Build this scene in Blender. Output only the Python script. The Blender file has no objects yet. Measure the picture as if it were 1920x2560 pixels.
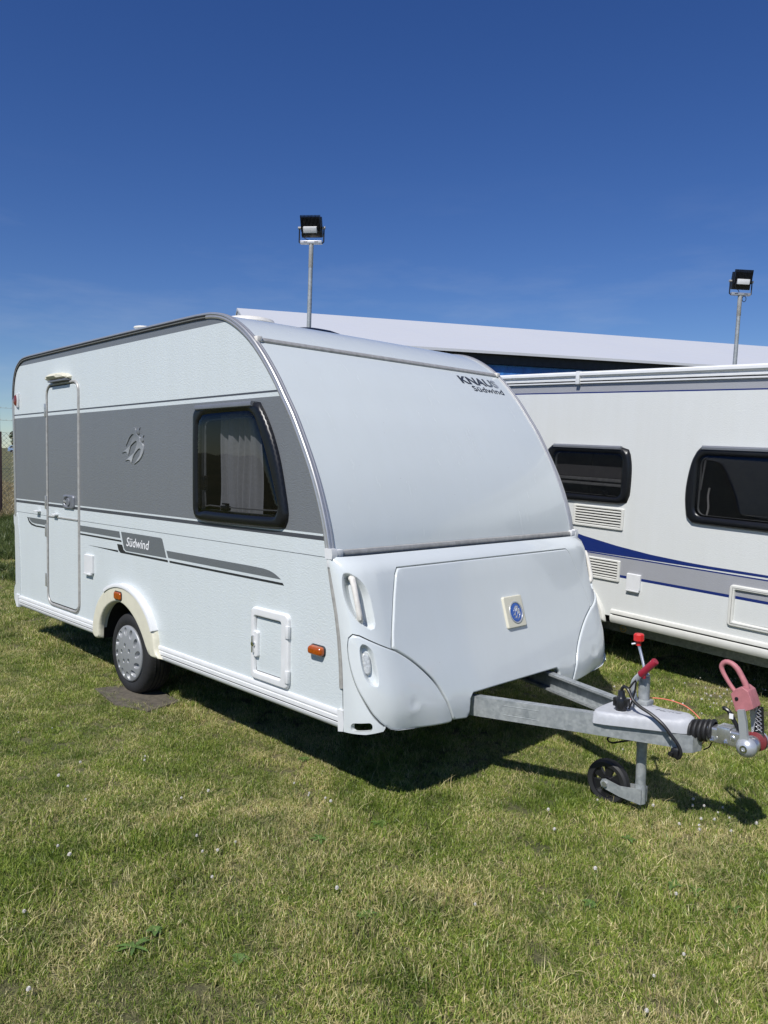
import bpy, bmesh, math, random
import numpy as np
from mathutils import Vector, Matrix, Euler
from mathutils.geometry import delaunay_2d_cdt
rnd = random.Random(7)
nrng = np.random.default_rng(7)
sc = bpy.context.scene
col = sc.collection

# ------------------------------------------------------------------ camera
CAMP = np.array([3.037176, -2.614779, 1.72101])
RM = np.array([[0.698065, 0.715818, 0.017632], [0.054571, -0.028633, -0.998099], [-0.713952, 0.6977, -0.05905]])
cd = bpy.data.cameras.new('camera'); cam = bpy.data.objects.new('camera', cd); col.objects.link(cam)
cd.sensor_fit = 'VERTICAL'; cd.sensor_height = 36.0; cd.sensor_width = 27.0; cd.lens = 27.413
cd.clip_start = 0.05; cd.clip_end = 3000
mw = Matrix.Identity(4)
for i in range(3):
    mw[i][0] = RM[0][i]; mw[i][1] = -RM[1][i]; mw[i][2] = -RM[2][i]; mw[i][3] = CAMP[i]
cam.matrix_world = mw
sc.camera = cam
# ------------------------------------------------------------------ sky, sun, exposure
SUN = Vector((0.25, -0.78, 1.0)).normalized()
wd = bpy.data.worlds.new('World'); sc.world = wd; wd.use_nodes = True
wn = wd.node_tree.nodes; wl = wd.node_tree.links; wn.clear()
sky = wn.new('ShaderNodeTexSky'); sky.sky_type = 'NISHITA'; sky.sun_disc = False
sky.sun_elevation = math.asin(SUN.z); sky.sun_rotation = math.atan2(SUN.x, SUN.y)
sky.altitude = 0; sky.air_density = 1.0; sky.dust_density = 0.0; sky.ozone_density = 6.0
bg = wn.new('ShaderNodeBackground'); bg.inputs['Strength'].default_value = 0.07
wo = wn.new('ShaderNodeOutputWorld')
hsv = wn.new('ShaderNodeHueSaturation'); hsv.inputs['Saturation'].default_value = 1.2; hsv.inputs['Hue'].default_value = 0.516
wl.new(sky.outputs[0], hsv.inputs['Color'])
wtc = wn.new('ShaderNodeTexCoord'); wmp = wn.new('ShaderNodeMapping'); wmp.inputs['Scale'].default_value = (2.2, 2.2, 11.0); wl.new(wtc.outputs['Generated'], wmp.inputs['Vector'])
wnz = wn.new('ShaderNodeTexNoise'); wnz.inputs['Scale'].default_value = 1.6; wnz.inputs['Detail'].default_value = 7.0; wnz.inputs['Roughness'].default_value = 0.6; wl.new(wmp.outputs[0], wnz.inputs['Vector'])
wr1 = wn.new('ShaderNodeValToRGB'); wr1.color_ramp.elements[0].position = 0.5; wr1.color_ramp.elements[1].position = 0.78; wl.new(wnz.outputs[0], wr1.inputs[0])
wsp = wn.new('ShaderNodeSeparateXYZ'); wl.new(wtc.outputs['Generated'], wsp.inputs[0])
wr2 = wn.new('ShaderNodeMapRange'); wr2.inputs['From Min'].default_value = 0.0; wr2.inputs['From Max'].default_value = 0.34; wr2.inputs['To Min'].default_value = 0.34; wr2.inputs['To Max'].default_value = 0.0; wl.new(wsp.outputs[2], wr2.inputs['Value'])
wmu = wn.new('ShaderNodeMath'); wmu.operation = 'MULTIPLY'; wl.new(wr1.outputs[0], wmu.inputs[0]); wl.new(wr2.outputs[0], wmu.inputs[1])
wmx = wn.new('ShaderNodeMix'); wmx.data_type = 'RGBA'; wmx.inputs[7].default_value = (6.2, 6.8, 8.0, 1.0)
wl.new(wmu.outputs[0], wmx.inputs[0]); wl.new(hsv.outputs[0], wmx.inputs[6]); wl.new(wmx.outputs[2], bg.inputs['Color']); wl.new(bg.outputs[0], wo.inputs['Surface'])
sd = bpy.data.lights.new('sun', 'SUN'); sd.energy = 4.0; sd.angle = math.radians(0.53); sd.color = (1.0, 0.975, 0.94)
sun = bpy.data.objects.new('sun', sd); col.objects.link(sun)
sun.rotation_euler = SUN.to_track_quat('Z', 'Y').to_euler(); sun.location = SUN * 60
vs = sc.view_settings
sc.display_settings.display_device = 'sRGB'
vs.view_transform = 'Standard'; vs.look = 'None'; vs.exposure = 0.3; vs.gamma = 1.0; vs.use_curve_mapping = False

# ------------------------------------------------------------------ materials
M = {}
def nmat(name):
    m = bpy.data.materials.new(name); m.use_nodes = True; M[name] = m
    nt = m.node_tree; b = nt.nodes['Principled BSDF']
    return m, nt, b
def N(nt, t, **kw):
    n = nt.nodes.new(t)
    for k, v in kw.items():
        if k in n.inputs: n.inputs[k].default_value = v
        else: setattr(n, k, v)
    return n
def rgba(c): return (c[0], c[1], c[2], 1.0)
def mix(nt, a, b, f, blend='MIX'):
    n = nt.nodes.new('ShaderNodeMix'); n.data_type = 'RGBA'; n.blend_type = blend
    for s, v in ((0, f), (6, a), (7, b)):
        if isinstance(v, (int, float)): n.inputs[s].default_value = v
        elif isinstance(v, (tuple, list)): n.inputs[s].default_value = rgba(v)
        else: nt.links.new(v, n.inputs[s])
    return n.outputs[2]
def ramp(nt, fac, stops, interp='LINEAR'):
    r = nt.nodes.new('ShaderNodeValToRGB'); r.color_ramp.interpolation = interp
    while len(r.color_ramp.elements) < len(stops): r.color_ramp.elements.new(0.5)
    for e, (p, c) in zip(r.color_ramp.elements, stops):
        e.position = p; e.color = rgba(c) if isinstance(c, (tuple, list)) else (c, c, c, 1)
    nt.links.new(fac, r.inputs[0]); return r.outputs[0]
def bump(nt, b, h, strength, dist):
    n = N(nt, 'ShaderNodeBump', Strength=strength, Distance=dist); nt.links.new(h, n.inputs['Height']); nt.links.new(n.outputs[0], b.inputs['Normal'])
def plain(name, c, rough=0.5, metal=0.0, var=0.12, vscale=12.0, bmp=0.0, bscale=200.0, coat=0.0, spec=0.5):
    m, nt, b = nmat(name)
    tc = N(nt, 'ShaderNodeTexCoord')
    n = N(nt, 'ShaderNodeTexNoise', Scale=vscale, Detail=5.0, Roughness=0.6); nt.links.new(tc.outputs['Object'], n.inputs['Vector'])
    lo = tuple(x * (1 - var) for x in c); hi = tuple(min(1, x * (1 + var * 0.6)) for x in c)
    nt.links.new(ramp(nt, n.outputs[0], [(0.3, lo), (0.7, hi)]), b.inputs['Base Color'])
    nt.links.new(ramp(nt, n.outputs[0], [(0.3, min(1, rough * 1.15)), (0.7, rough * 0.85)]), b.inputs['Roughness'])
    b.inputs['Metallic'].default_value = metal; b.inputs['Specular IOR Level'].default_value = spec
    if coat: b.inputs['Coat Weight'].default_value = coat; b.inputs['Coat Roughness'].default_value = 0.05
    if bmp:
        k = N(nt, 'ShaderNodeTexNoise', Scale=bscale, Detail=3.0); nt.links.new(tc.outputs['Object'], k.inputs['Vector']); bump(nt, b, k.outputs[0], bmp, 0.002)
    return m
def hammered(name, stops=None, base=(0.8, 0.8, 0.79), scale=110.0, strength=0.38, lowsc=3.0):
    """embossed sheet metal: fine wavy relief; optional print bands by height (object Z)"""
    m, nt, b = nmat(name)
    tc = N(nt, 'ShaderNodeTexCoord')
    sep = N(nt, 'ShaderNodeSeparateXYZ'); nt.links.new(tc.outputs['Object'], sep.inputs[0])
    d = N(nt, 'ShaderNodeTexNoise', Scale=16.0, Detail=1.5); nt.links.new(tc.outputs['Object'], d.inputs['Vector'])
    mul = N(nt, 'ShaderNodeVectorMath', operation='MULTIPLY_ADD'); nt.links.new(d.outputs['Color'], mul.inputs[0])
    mul.inputs[1].default_value = (0.07, 0.0, 0.07); nt.links.new(tc.outputs['Object'], mul.inputs[2])
    mp = N(nt, 'ShaderNodeMapping'); mp.inputs['Scale'].default_value = (0.42, 0.42, 1.0); nt.links.new(mul.outputs[0], mp.inputs['Vector'])
    n1 = N(nt, 'ShaderNodeTexNoise', Scale=scale, Detail=1.0); nt.links.new(mp.outputs[0], n1.inputs['Vector'])
    bump(nt, b, n1.outputs[0], strength, 0.004)
    low = N(nt, 'ShaderNodeTexNoise', Scale=lowsc, Detail=4.0); nt.links.new(tc.outputs['Object'], low.inputs['Vector'])
    if stops:
        mr = N(nt, 'ShaderNodeMapRange'); mr.inputs['From Min'].default_value = 0.0; mr.inputs['From Max'].default_value = 3.0
        nt.links.new(sep.outputs[2], mr.inputs['Value'])
        c = ramp(nt, mr.outputs[0], [(z / 3.0, cc) for z, cc in stops], 'CONSTANT')
    else: c = rgba(base)
    st = N(nt, 'ShaderNodeMapping'); st.inputs['Scale'].default_value = (9, 9, 0.7); nt.links.new(tc.outputs['Object'], st.inputs['Vector'])
    sn = N(nt, 'ShaderNodeTexNoise', Scale=1.0, Detail=6.0, Roughness=0.65); nt.links.new(st.outputs[0], sn.inputs['Vector'])
    dirt = ramp(nt, sn.outputs[0], [(0.3, (0.972, 0.97, 0.958)), (0.65, (1, 1, 1))])
    c2 = mix(nt, c, dirt, 1.0, 'MULTIPLY')
    nt.links.new(c2, b.inputs['Base Color'])
    nt.links.new(ramp(nt, low.outputs[0], [(0.3, 0.42), (0.7, 0.3)]), b.inputs['Roughness'])
    return m
WHITE = (0.59, 0.635, 0.64); GREY = (0.155, 0.165, 0.175); DGREY = (0.06, 0.064, 0.075)
hammered('wall_main', [(0, WHITE), (1.323, DGREY), (1.337, WHITE), (1.358, GREY), (2.092, WHITE), (2.113, DGREY), (2.126, WHITE), (2.566, GREY)])
hammered('wall_far', None, WHITE)
hammered('decor_grey', None, (0.13, 0.142, 0.15))
hammered('decor_black', None, (0.022, 0.023, 0.026))
CREAMW = (0.635, 0.648, 0.628); LGREY = (0.32, 0.325, 0.345); NAVY = (0.007, 0.022, 0.14)
hammered('wall_second', [(0, CREAMW), (0.785, NAVY), (0.797, LGREY), (0.957, NAVY), (0.966, CREAMW), (2.398, NAVY), (2.407, LGREY), (2.49, CREAMW)], scale=170, strength=0.36)
plain('navy_decor', NAVY, 0.35, var=0.05)
def gelcoat(name, c, r0, r1):
    m, nt, b = nmat(name)
    tc = N(nt, 'ShaderNodeTexCoord')
    n = N(nt, 'ShaderNodeTexNoise', Scale=2.2, Detail=2.0); nt.links.new(tc.outputs['Object'], n.inputs['Vector'])
    bump(nt, b, n.outputs[0], 0.12, 0.03)
    mp = N(nt, 'ShaderNodeMapping'); mp.inputs['Scale'].default_value = (3, 7, 1.5); nt.links.new(tc.outputs['Object'], mp.inputs['Vector'])
    n2 = N(nt, 'ShaderNodeTexNoise', Scale=1.6, Detail=7.0, Roughness=0.7); nt.links.new(mp.outputs[0], n2.inputs['Vector'])
    base = ramp(nt, n2.outputs[0], [(0.3, tuple(x * k for x, k in zip(c, (0.985, 0.983, 0.975)))), (0.62, c)])
    vo = N(nt, 'ShaderNodeTexVoronoi', Scale=22.0); nt.links.new(tc.outputs['Object'], vo.inputs['Vector'])
    nz = N(nt, 'ShaderNodeTexNoise', Scale=5.0, Detail=2.0); nt.links.new(tc.outputs['Object'], nz.inputs['Vector'])
    sp_ = ramp(nt, vo.outputs['Distance'], [(0.045, (1, 1, 1)), (0.075, (0, 0, 0))])
    rare = ramp(nt, nz.outputs[0], [(0.56, (0, 0, 0)), (0.66, (0.45, 0.45, 0.45))])
    nt.links.new(mix(nt, base, (0.24, 0.21, 0.17), mix(nt, sp_, rare, 1.0, 'MULTIPLY')), b.inputs['Base Color'])
    nt.links.new(ramp(nt, n2.outputs[0], [(0.35, r1), (0.7, r0)]), b.inputs['Roughness'])
    b.inputs['Coat Weight'].default_value = 0.5; b.inputs['Coat Roughness'].default_value = 0.04
    return m
gelcoat('gel_front', (0.61, 0.65, 0.645), 0.18, 0.28); gelcoat('gel_lower', (0.61, 0.645, 0.645), 0.1, 0.17)
plain('white_plastic', (0.69, 0.695, 0.69), 0.35, var=0.06)
plain('cream_plastic', (0.66, 0.63, 0.5), 0.42, var=0.07)
plain('pale_plastic', (0.64, 0.635, 0.585), 0.42, var=0.06)
plain('aged_white', (0.72, 0.69, 0.63), 0.45, var=0.12, vscale=40)
plain('alu', (0.55, 0.54, 0.52), 0.34, 0.65, var=0.12, vscale=20)
plain('alu_dull', (0.42, 0.41, 0.385), 0.42, 0.25, var=0.25, vscale=25)
plain('rubber', (0.018, 0.018, 0.019), 0.6, var=0.25)
plain('tyre', (0.017, 0.017, 0.018), 0.72, var=0.25, vscale=30, bmp=0.2, bscale=150)
plain('black_plastic', (0.014, 0.014, 0.016), 0.28, var=0.2)
plain('black_gloss', (0.006, 0.0065, 0.008), 0.32, var=0.2, spec=0.4)
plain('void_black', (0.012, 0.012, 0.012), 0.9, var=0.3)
plain('hub_silver', (0.29, 0.3, 0.31), 0.42, 0.2, var=0.06)
plain('chrome', (0.72, 0.72, 0.72), 0.18, 1.0, var=0.05)
plain('silver_paint', (0.5, 0.52, 0.54), 0.35, 0.5, var=0.06)
plain('lock_grey', (0.2, 0.21, 0.23), 0.4, 0.3, var=0.1)
plain('cover_grey', (0.43, 0.44, 0.46), 0.5, var=0.08, vscale=30, bmp=0.12, bscale=500)
plain('red_grip', (0.28, 0.012, 0.03), 0.45, var=0.15)
plain('red_knob', (0.6, 0.02, 0.018), 0.4, var=0.1)
plain('faded_red', (0.42, 0.155, 0.165), 0.6, var=0.14, vscale=30)
plain('pad_red', (0.2, 0.03, 0.035), 0.45, var=0.2)
plain('orange_cord', (0.75, 0.2, 0.13), 0.5)
plain('cable', (0.015, 0.015, 0.016), 0.4, var=0.2)
plain('zinc', (0.62, 0.62, 0.62), 0.3, 0.85, var=0.2, vscale=40)
plain('dark_brown', (0.05, 0.045, 0.04), 0.75, var=0.3, vscale=18, bmp=0.5, bscale=120)
plain('board_mat', (0.11, 0.095, 0.072), 0.85, var=0.45, vscale=22, bmp=0.6, bscale=90)
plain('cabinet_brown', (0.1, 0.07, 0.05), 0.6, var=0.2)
plain('lens_amber', (0.36, 0.07, 0.004), 0.15, var=0.25, vscale=60, bmp=0.5, bscale=140, coat=0.6)
plain('lens_red', (0.17, 0.035, 0.025), 0.15, var=0.4, vscale=70, coat=0.6)
plain('lens_clear', (0.5, 0.52, 0.52), 0.12, var=0.35, vscale=70, bmp=0.7, bscale=160, coat=0.6)
plain('badge_blue', (0.01, 0.09, 0.4), 0.25, var=0.06, coat=0.4)
plain('silver_letter', (0.55, 0.56, 0.58), 0.3, 0.6, var=0.05)
plain('white_letter', (0.82, 0.82, 0.82), 0.4, var=0.02)
plain('dark_letter', (0.035, 0.04, 0.05), 0.35, var=0.05)
plain('curtain_cloth', (0.75, 0.73, 0.7), 0.9, var=0.08, vscale=60)
plain('blind_cloth', (0.14, 0.13, 0.125), 0.9, var=0.1)
plain('pvc_white', (0.55, 0.56, 0.575), 0.45, var=0.05, vscale=1.5)
plain('eave_black', (0.012, 0.014, 0.02), 0.55, var=0.2)
plain('lamp_black', (0.01, 0.011, 0.014), 0.4, var=0.2)
plain('lamp_box', (0.78, 0.78, 0.77), 0.3, var=0.04)
plain('brass', (0.7, 0.5, 0.15), 0.35, 0.8)
plain('fence_wire', (0.5, 0.45, 0.33), 0.6, 0.1, var=0.2)
plain('fence_post_paint', (0.06, 0.035, 0.035), 0.7, var=0.3)
plain('car_blue', (0.25, 0.36, 0.55), 0.3, coat=0.5)
plain('car_glass', (0.03, 0.04, 0.05), 0.08)
plain('bark', (0.09, 0.065, 0.045), 0.9, var=0.4)
# KNAUS lettering: dark at left fading to silver at right (as printed)
m, nt, b = nmat('fading_letter')
tc = N(nt, 'ShaderNodeTexCoord'); sp = N(nt, 'ShaderNodeSeparateXYZ'); nt.links.new(tc.outputs['Object'], sp.inputs[0])
mr = N(nt, 'ShaderNodeMapRange'); mr.inputs['From Min'].default_value = 1.72; mr.inputs['From Max'].default_value = 2.17; nt.links.new(sp.outputs[1], mr.inputs['Value'])
nt.links.new(ramp(nt, mr.outputs[0], [(0.0, (0.03, 0.035, 0.045)), (0.62, (0.045, 0.05, 0.06)), (0.82, (0.13, 0.15, 0.17)), (1.0, (0.36, 0.38, 0.41))]), b.inputs['Base Color'])
b.inputs['Roughness'].default_value = 0.4
m, nt, b = nmat('fading_silver')
tc = N(nt, 'ShaderNodeTexCoord'); sp = N(nt, 'ShaderNodeSeparateXYZ'); nt.links.new(tc.outputs['Object'], sp.inputs[0])
mr = N(nt, 'ShaderNodeMapRange'); mr.inputs['From Min'].default_value = 1.70; mr.inputs['From Max'].default_value = 1.96; nt.links.new(sp.outputs[2], mr.inputs['Value'])
nt.links.new(ramp(nt, mr.outputs[0], [(0.0, (0.45, 0.46, 0.47)), (0.45, (0.3, 0.31, 0.32)), (0.8, (0.17, 0.18, 0.19)), (1.0, (0.17, 0.18, 0.19))]), b.inputs['Base Color'])
b.inputs['Roughness'].default_value = 0.35; b.inputs['Metallic'].default_value = 0.15
# galvanised steel with spangle
m, nt, b = nmat('galv')
tc = N(nt, 'ShaderNodeTexCoord')
v = N(nt, 'ShaderNodeTexVoronoi', Scale=55.0, feature='SMOOTH_F1', Smoothness=0.6); nt.links.new(tc.outputs['Object'], v.inputs['Vector'])
n = N(nt, 'ShaderNodeTexNoise', Scale=14.0, Detail=6.0, Roughness=0.65); nt.links.new(tc.outputs['Object'], n.inputs['Vector'])
c1 = ramp(nt, v.outputs['Color'], [(0.1, (0.3, 0.32, 0.325)), (0.9, (0.42, 0.44, 0.44))])
c2 = ramp(nt, n.outputs[0], [(0.35, (0.78, 0.8, 0.8)), (0.55, (1, 1, 1)), (0.72, (1.15, 1.15, 1.13))])
nt.links.new(mix(nt, c1, c2, 1.0, 'MULTIPLY'), b.inputs['Base Color'])
b.inputs['Metallic'].default_value = 0.35
nt.links.new(ramp(nt, n.outputs[0], [(0.3, 0.62), (0.7, 0.42)]), b.inputs['Roughness'])
# blue tarpaulin with creases
m, nt, b = nmat('pvc_blue')
tc = N(nt, 'ShaderNodeTexCoord')
mp = N(nt, 'ShaderNodeMapping'); mp.inputs['Scale'].default_value = (2.5, 2.5, 0.5); nt.links.new(tc.outputs['Object'], mp.inputs['Vector'])
n = N(nt, 'ShaderNodeTexNoise', Scale=3.0, Detail=4.0); nt.links.new(mp.outputs[0], n.inputs['Vector'])
nt.links.new(ramp(nt, n.outputs[0], [(0.3, (0.03, 0.13, 0.4)), (0.7, (0.045, 0.2, 0.55))]), b.inputs['Base Color'])
bump(nt, b, n.outputs[0], 0.8, 0.1); b.inputs['Roughness'].default_value = 0.5
# tinted acrylic: transparent with a Fresnel reflection
def tinted(name, c):
    m = bpy.data.materials.new(name); m.use_nodes = True; M[name] = m; nt = m.node_tree; nt.nodes.clear()
    o = N(nt, 'ShaderNodeOutputMaterial'); mx = N(nt, 'ShaderNodeMixShader'); fr = N(nt, 'ShaderNodeLayerWeight', Blend=0.5); pw = N(nt, 'ShaderNodeMath', operation='POWER'); pw.inputs[1].default_value = 5.0; ma = N(nt, 'ShaderNodeMath', operation='MULTIPLY_ADD'); ma.inputs[1].default_value = 0.95; ma.inputs[2].default_value = 0.045
    t = N(nt, 'ShaderNodeBsdfTransparent'); t.inputs[0].default_value = rgba(c)
    g = N(nt, 'ShaderNodeBsdfGlossy', Roughness=0.02)
    tc = N(nt, 'ShaderNodeTexCoord'); nz = N(nt, 'ShaderNodeTexNoise', Scale=3.0, Detail=1.0); nt.links.new(tc.outputs['Object'], nz.inputs['Vector'])
    bp = N(nt, 'ShaderNodeBump', Strength=0.06, Distance=0.02); nt.links.new(nz.outputs[0], bp.inputs['Height'])
    nt.links.new(bp.outputs[0], g.inputs['Normal']); nt.links.new(bp.outputs[0], fr.inputs['Normal'])
    nt.links.new(fr.outputs['Facing'], pw.inputs[0]); nt.links.new(pw.outputs[0], ma.inputs[0]); nt.links.new(ma.outputs[0], mx.inputs[0]); nt.links.new(t.outputs[0], mx.inputs[1]); nt.links.new(g.outputs[0], mx.inputs[2]); nt.links.new(mx.outputs[0], o.inputs[0])
tinted('tint_main', (0.34, 0.35, 0.37)); tinted('tint_second', (0.36, 0.36, 0.37))
# grass blades: per-blade tint in vertex colour, dry patches by world position
def grass_mat(name, greens, straw, dry_lo, dry_hi, psc=1.5):
    m = bpy.data.materials.new(name); m.use_nodes = True; M[name] = m; nt = m.node_tree; b = nt.nodes['Principled BSDF']; o = nt.nodes['Material Output']
    at = N(nt, 'ShaderNodeVertexColor', layer_name='tint'); sp = N(nt, 'ShaderNodeSeparateColor'); nt.links.new(at.outputs[0], sp.inputs[0])
    ge = N(nt, 'ShaderNodeNewGeometry')
    n = N(nt, 'ShaderNodeTexNoise', Scale=psc, Detail=6.0, Roughness=0.62); nt.links.new(ge.outputs['Position'], n.inputs['Vector'])
    n2 = N(nt, 'ShaderNodeTexNoise', Scale=psc * 0.42, Detail=3.0); nt.links.new(ge.outputs['Position'], n2.inputs['Vector'])
    g = ramp(nt, sp.outputs[0], [(0.0, greens[0]), (0.5, greens[1]), (1.0, greens[2])])
    s = ramp(nt, sp.outputs[2], [(0.0, straw[0]), (1.0, straw[1])])
    dry = N(nt, 'ShaderNodeMapRange'); dry.inputs['From Min'].default_value = dry_lo; dry.inputs['From Max'].default_value = dry_hi
    nt.links.new(n.outputs[0], dry.inputs['Value'])
    ad = N(nt, 'ShaderNodeMath', operation='ADD'); nt.links.new(dry.outputs[0], ad.inputs[0])
    su = N(nt, 'ShaderNodeMath', operation='MULTIPLY_ADD'); nt.links.new(n2.outputs[0], su.inputs[0]); su.inputs[1].default_value = 0.8; su.inputs[2].default_value = -0.42
    nt.links.new(su.outputs[0], ad.inputs[1])
    gt = N(nt, 'ShaderNodeMath', operation='SUBTRACT'); nt.links.new(ad.outputs[0], gt.inputs[0]); nt.links.new(sp.outputs[1], gt.inputs[1])
    k = N(nt, 'ShaderNodeMapRange'); k.inputs['From Min'].default_value = -0.12; k.inputs['From Max'].default_value = 0.12; nt.links.new(gt.outputs[0], k.inputs['Value'])
    c = mix(nt, g, s, k.outputs[0])
    n3 = N(nt, 'ShaderNodeTexNoise', Scale=3.4, Detail=5.0, Roughness=0.65); nt.links.new(ge.outputs['Position'], n3.inputs['Vector'])
    c = mix(nt, c, ramp(nt, n3.outputs[0], [(0.34, (0.56, 0.64, 0.55)), (0.5, (0.95, 0.97, 0.95)), (0.66, (1.22, 1.2, 1.22))]), 1.0, 'MULTIPLY')
    nt.links.new(c, b.inputs['Base Color']); b.inputs['Roughness'].default_value = 0.42; b.inputs['Specular IOR Level'].default_value = 0.45
    tr = N(nt, 'ShaderNodeBsdfTranslucent'); nt.links.new(c, tr.inputs[0])
    mx = N(nt, 'ShaderNodeMixShader'); mx.inputs[0].default_value = 0.3
    nt.links.new(b.outputs[0], mx.inputs[1]); nt.links.new(tr.outputs[0], mx.inputs[2]); nt.links.new(mx.outputs[0], o.inputs[0])
grass_mat('lawn_blade', [(0.09, 0.15, 0.018), (0.205, 0.275, 0.04), (0.36, 0.425, 0.085)], [(0.48, 0.4, 0.17), (0.77, 0.67, 0.36)], 0.30, 0.90)
grass_mat('tall_blade', [(0.055, 0.09, 0.02), (0.11, 0.15, 0.04), (0.17, 0.19, 0.06)], [(0.3, 0.23, 0.12), (0.46, 0.38, 0.2)], 0.4, 0.7)
plain('weed_leaf', (0.095, 0.165, 0.035), 0.45, var=0.35, vscale=40)
plain('clover_petal', (0.68, 0.65, 0.6), 0.7, var=0.2, vscale=300)
plain('clover_stalk', (0.08, 0.14, 0.03), 0.6)
plain('leaf_far', (0.05, 0.075, 0.03), 0.7, var=0.4, vscale=0.6)
# soil and thatch under the lawn, meadow colours farther out
m, nt, b = nmat('lawn_soil')
ge = N(nt, 'ShaderNodeNewGeometry')
n = N(nt, 'ShaderNodeTexNoise', Scale=1.5, Detail=6.0, Roughness=0.62); nt.links.new(ge.outputs['Position'], n.inputs['Vector'])
n2 = N(nt, 'ShaderNodeTexNoise', Scale=60.0, Detail=5.0, Roughness=0.7); nt.links.new(ge.outputs['Position'], n2.inputs['Vector'])
base = ramp(nt, n.outputs[0], [(0.35, (0.12, 0.14, 0.045)), (0.65, (0.3, 0.26, 0.13))])
nt.links.new(mix(nt, base, ramp(nt, n2.outputs[0], [(0.3, (0.35, 0.35, 0.35)), (0.7, (1.1, 1.1, 1.0))]), 1.0, 'MULTIPLY'), b.inputs['Base Color'])
b.inputs['Roughness'].default_value = 0.95; bump(nt, b, n2.outputs[0], 1.0, 0.03)
m, nt, b = nmat('meadow')
ge = N(nt, 'ShaderNodeNewGeometry')
n = N(nt, 'ShaderNodeTexNoise', Scale=0.12, Detail=8.0, Roughness=0.65); nt.links.new(ge.outputs['Position'], n.inputs['Vector'])
n2 = N(nt, 'ShaderNodeTexNoise', Scale=9.0, Detail=5.0, Roughness=0.7); nt.links.new(ge.outputs['Position'], n2.inputs['Vector'])
base = ramp(nt, n.outputs[0], [(0.3, (0.085, 0.1, 0.035)), (0.7, (0.19, 0.17, 0.075))])
nt.links.new(mix(nt, base, ramp(nt, n2.outputs[0], [(0.3, (0.6, 0.6, 0.6)), (0.7, (1.1, 1.1, 1.05))]), 1.0, 'MULTIPLY'), b.inputs['Base Color'])
b.inputs['Roughness'].default_value = 0.95; bump(nt, b, n2.outputs[0], 1.0, 0.1)

# ------------------------------------------------------------------ helpers
def link(name, me, mat, parent=None, sharp=35):
    o = bpy.data.objects.new(name, me); col.objects.link(o)
    if mat: me.materials.append(M[mat])
    if sharp is not None:
        for p in me.polygons: p.use_smooth = True
        me.set_sharp_from_angle(angle=math.radians(sharp))
    if parent is not None:
        o.parent = parent
        if parent.get('_ident') is None: pass
    return o
def mk(name, verts, faces, mat, parent=None, sharp=35, recalc=False):
    me = bpy.data.meshes.new(name); me.from_pydata([tuple(map(float, v)) for v in verts], [], [tuple(map(int, f)) for f in faces]); me.update()
    if recalc:
        bm = bmesh.new(); bm.from_mesh(me); bmesh.ops.recalc_face_normals(bm, faces=bm.faces); bm.to_mesh(me); bm.free()
    return link(name, me, mat, parent, sharp)
def tag(o, label=None, cat=None, group=None, kind=None):
    if label: o['label'] = label
    if cat: o['category'] = cat
    if group: o['group'] = group
    if kind: o['kind'] = kind
    return o
def thing(name, label, cat, loc=(0, 0, 0), rot=(0, 0, 0), group=None):
    o = bpy.data.objects.new(name, None); col.objects.link(o); o.empty_display_size = 0.2
    o.location = loc; o.rotation_euler = rot
    return tag(o, label, cat, group)
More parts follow.
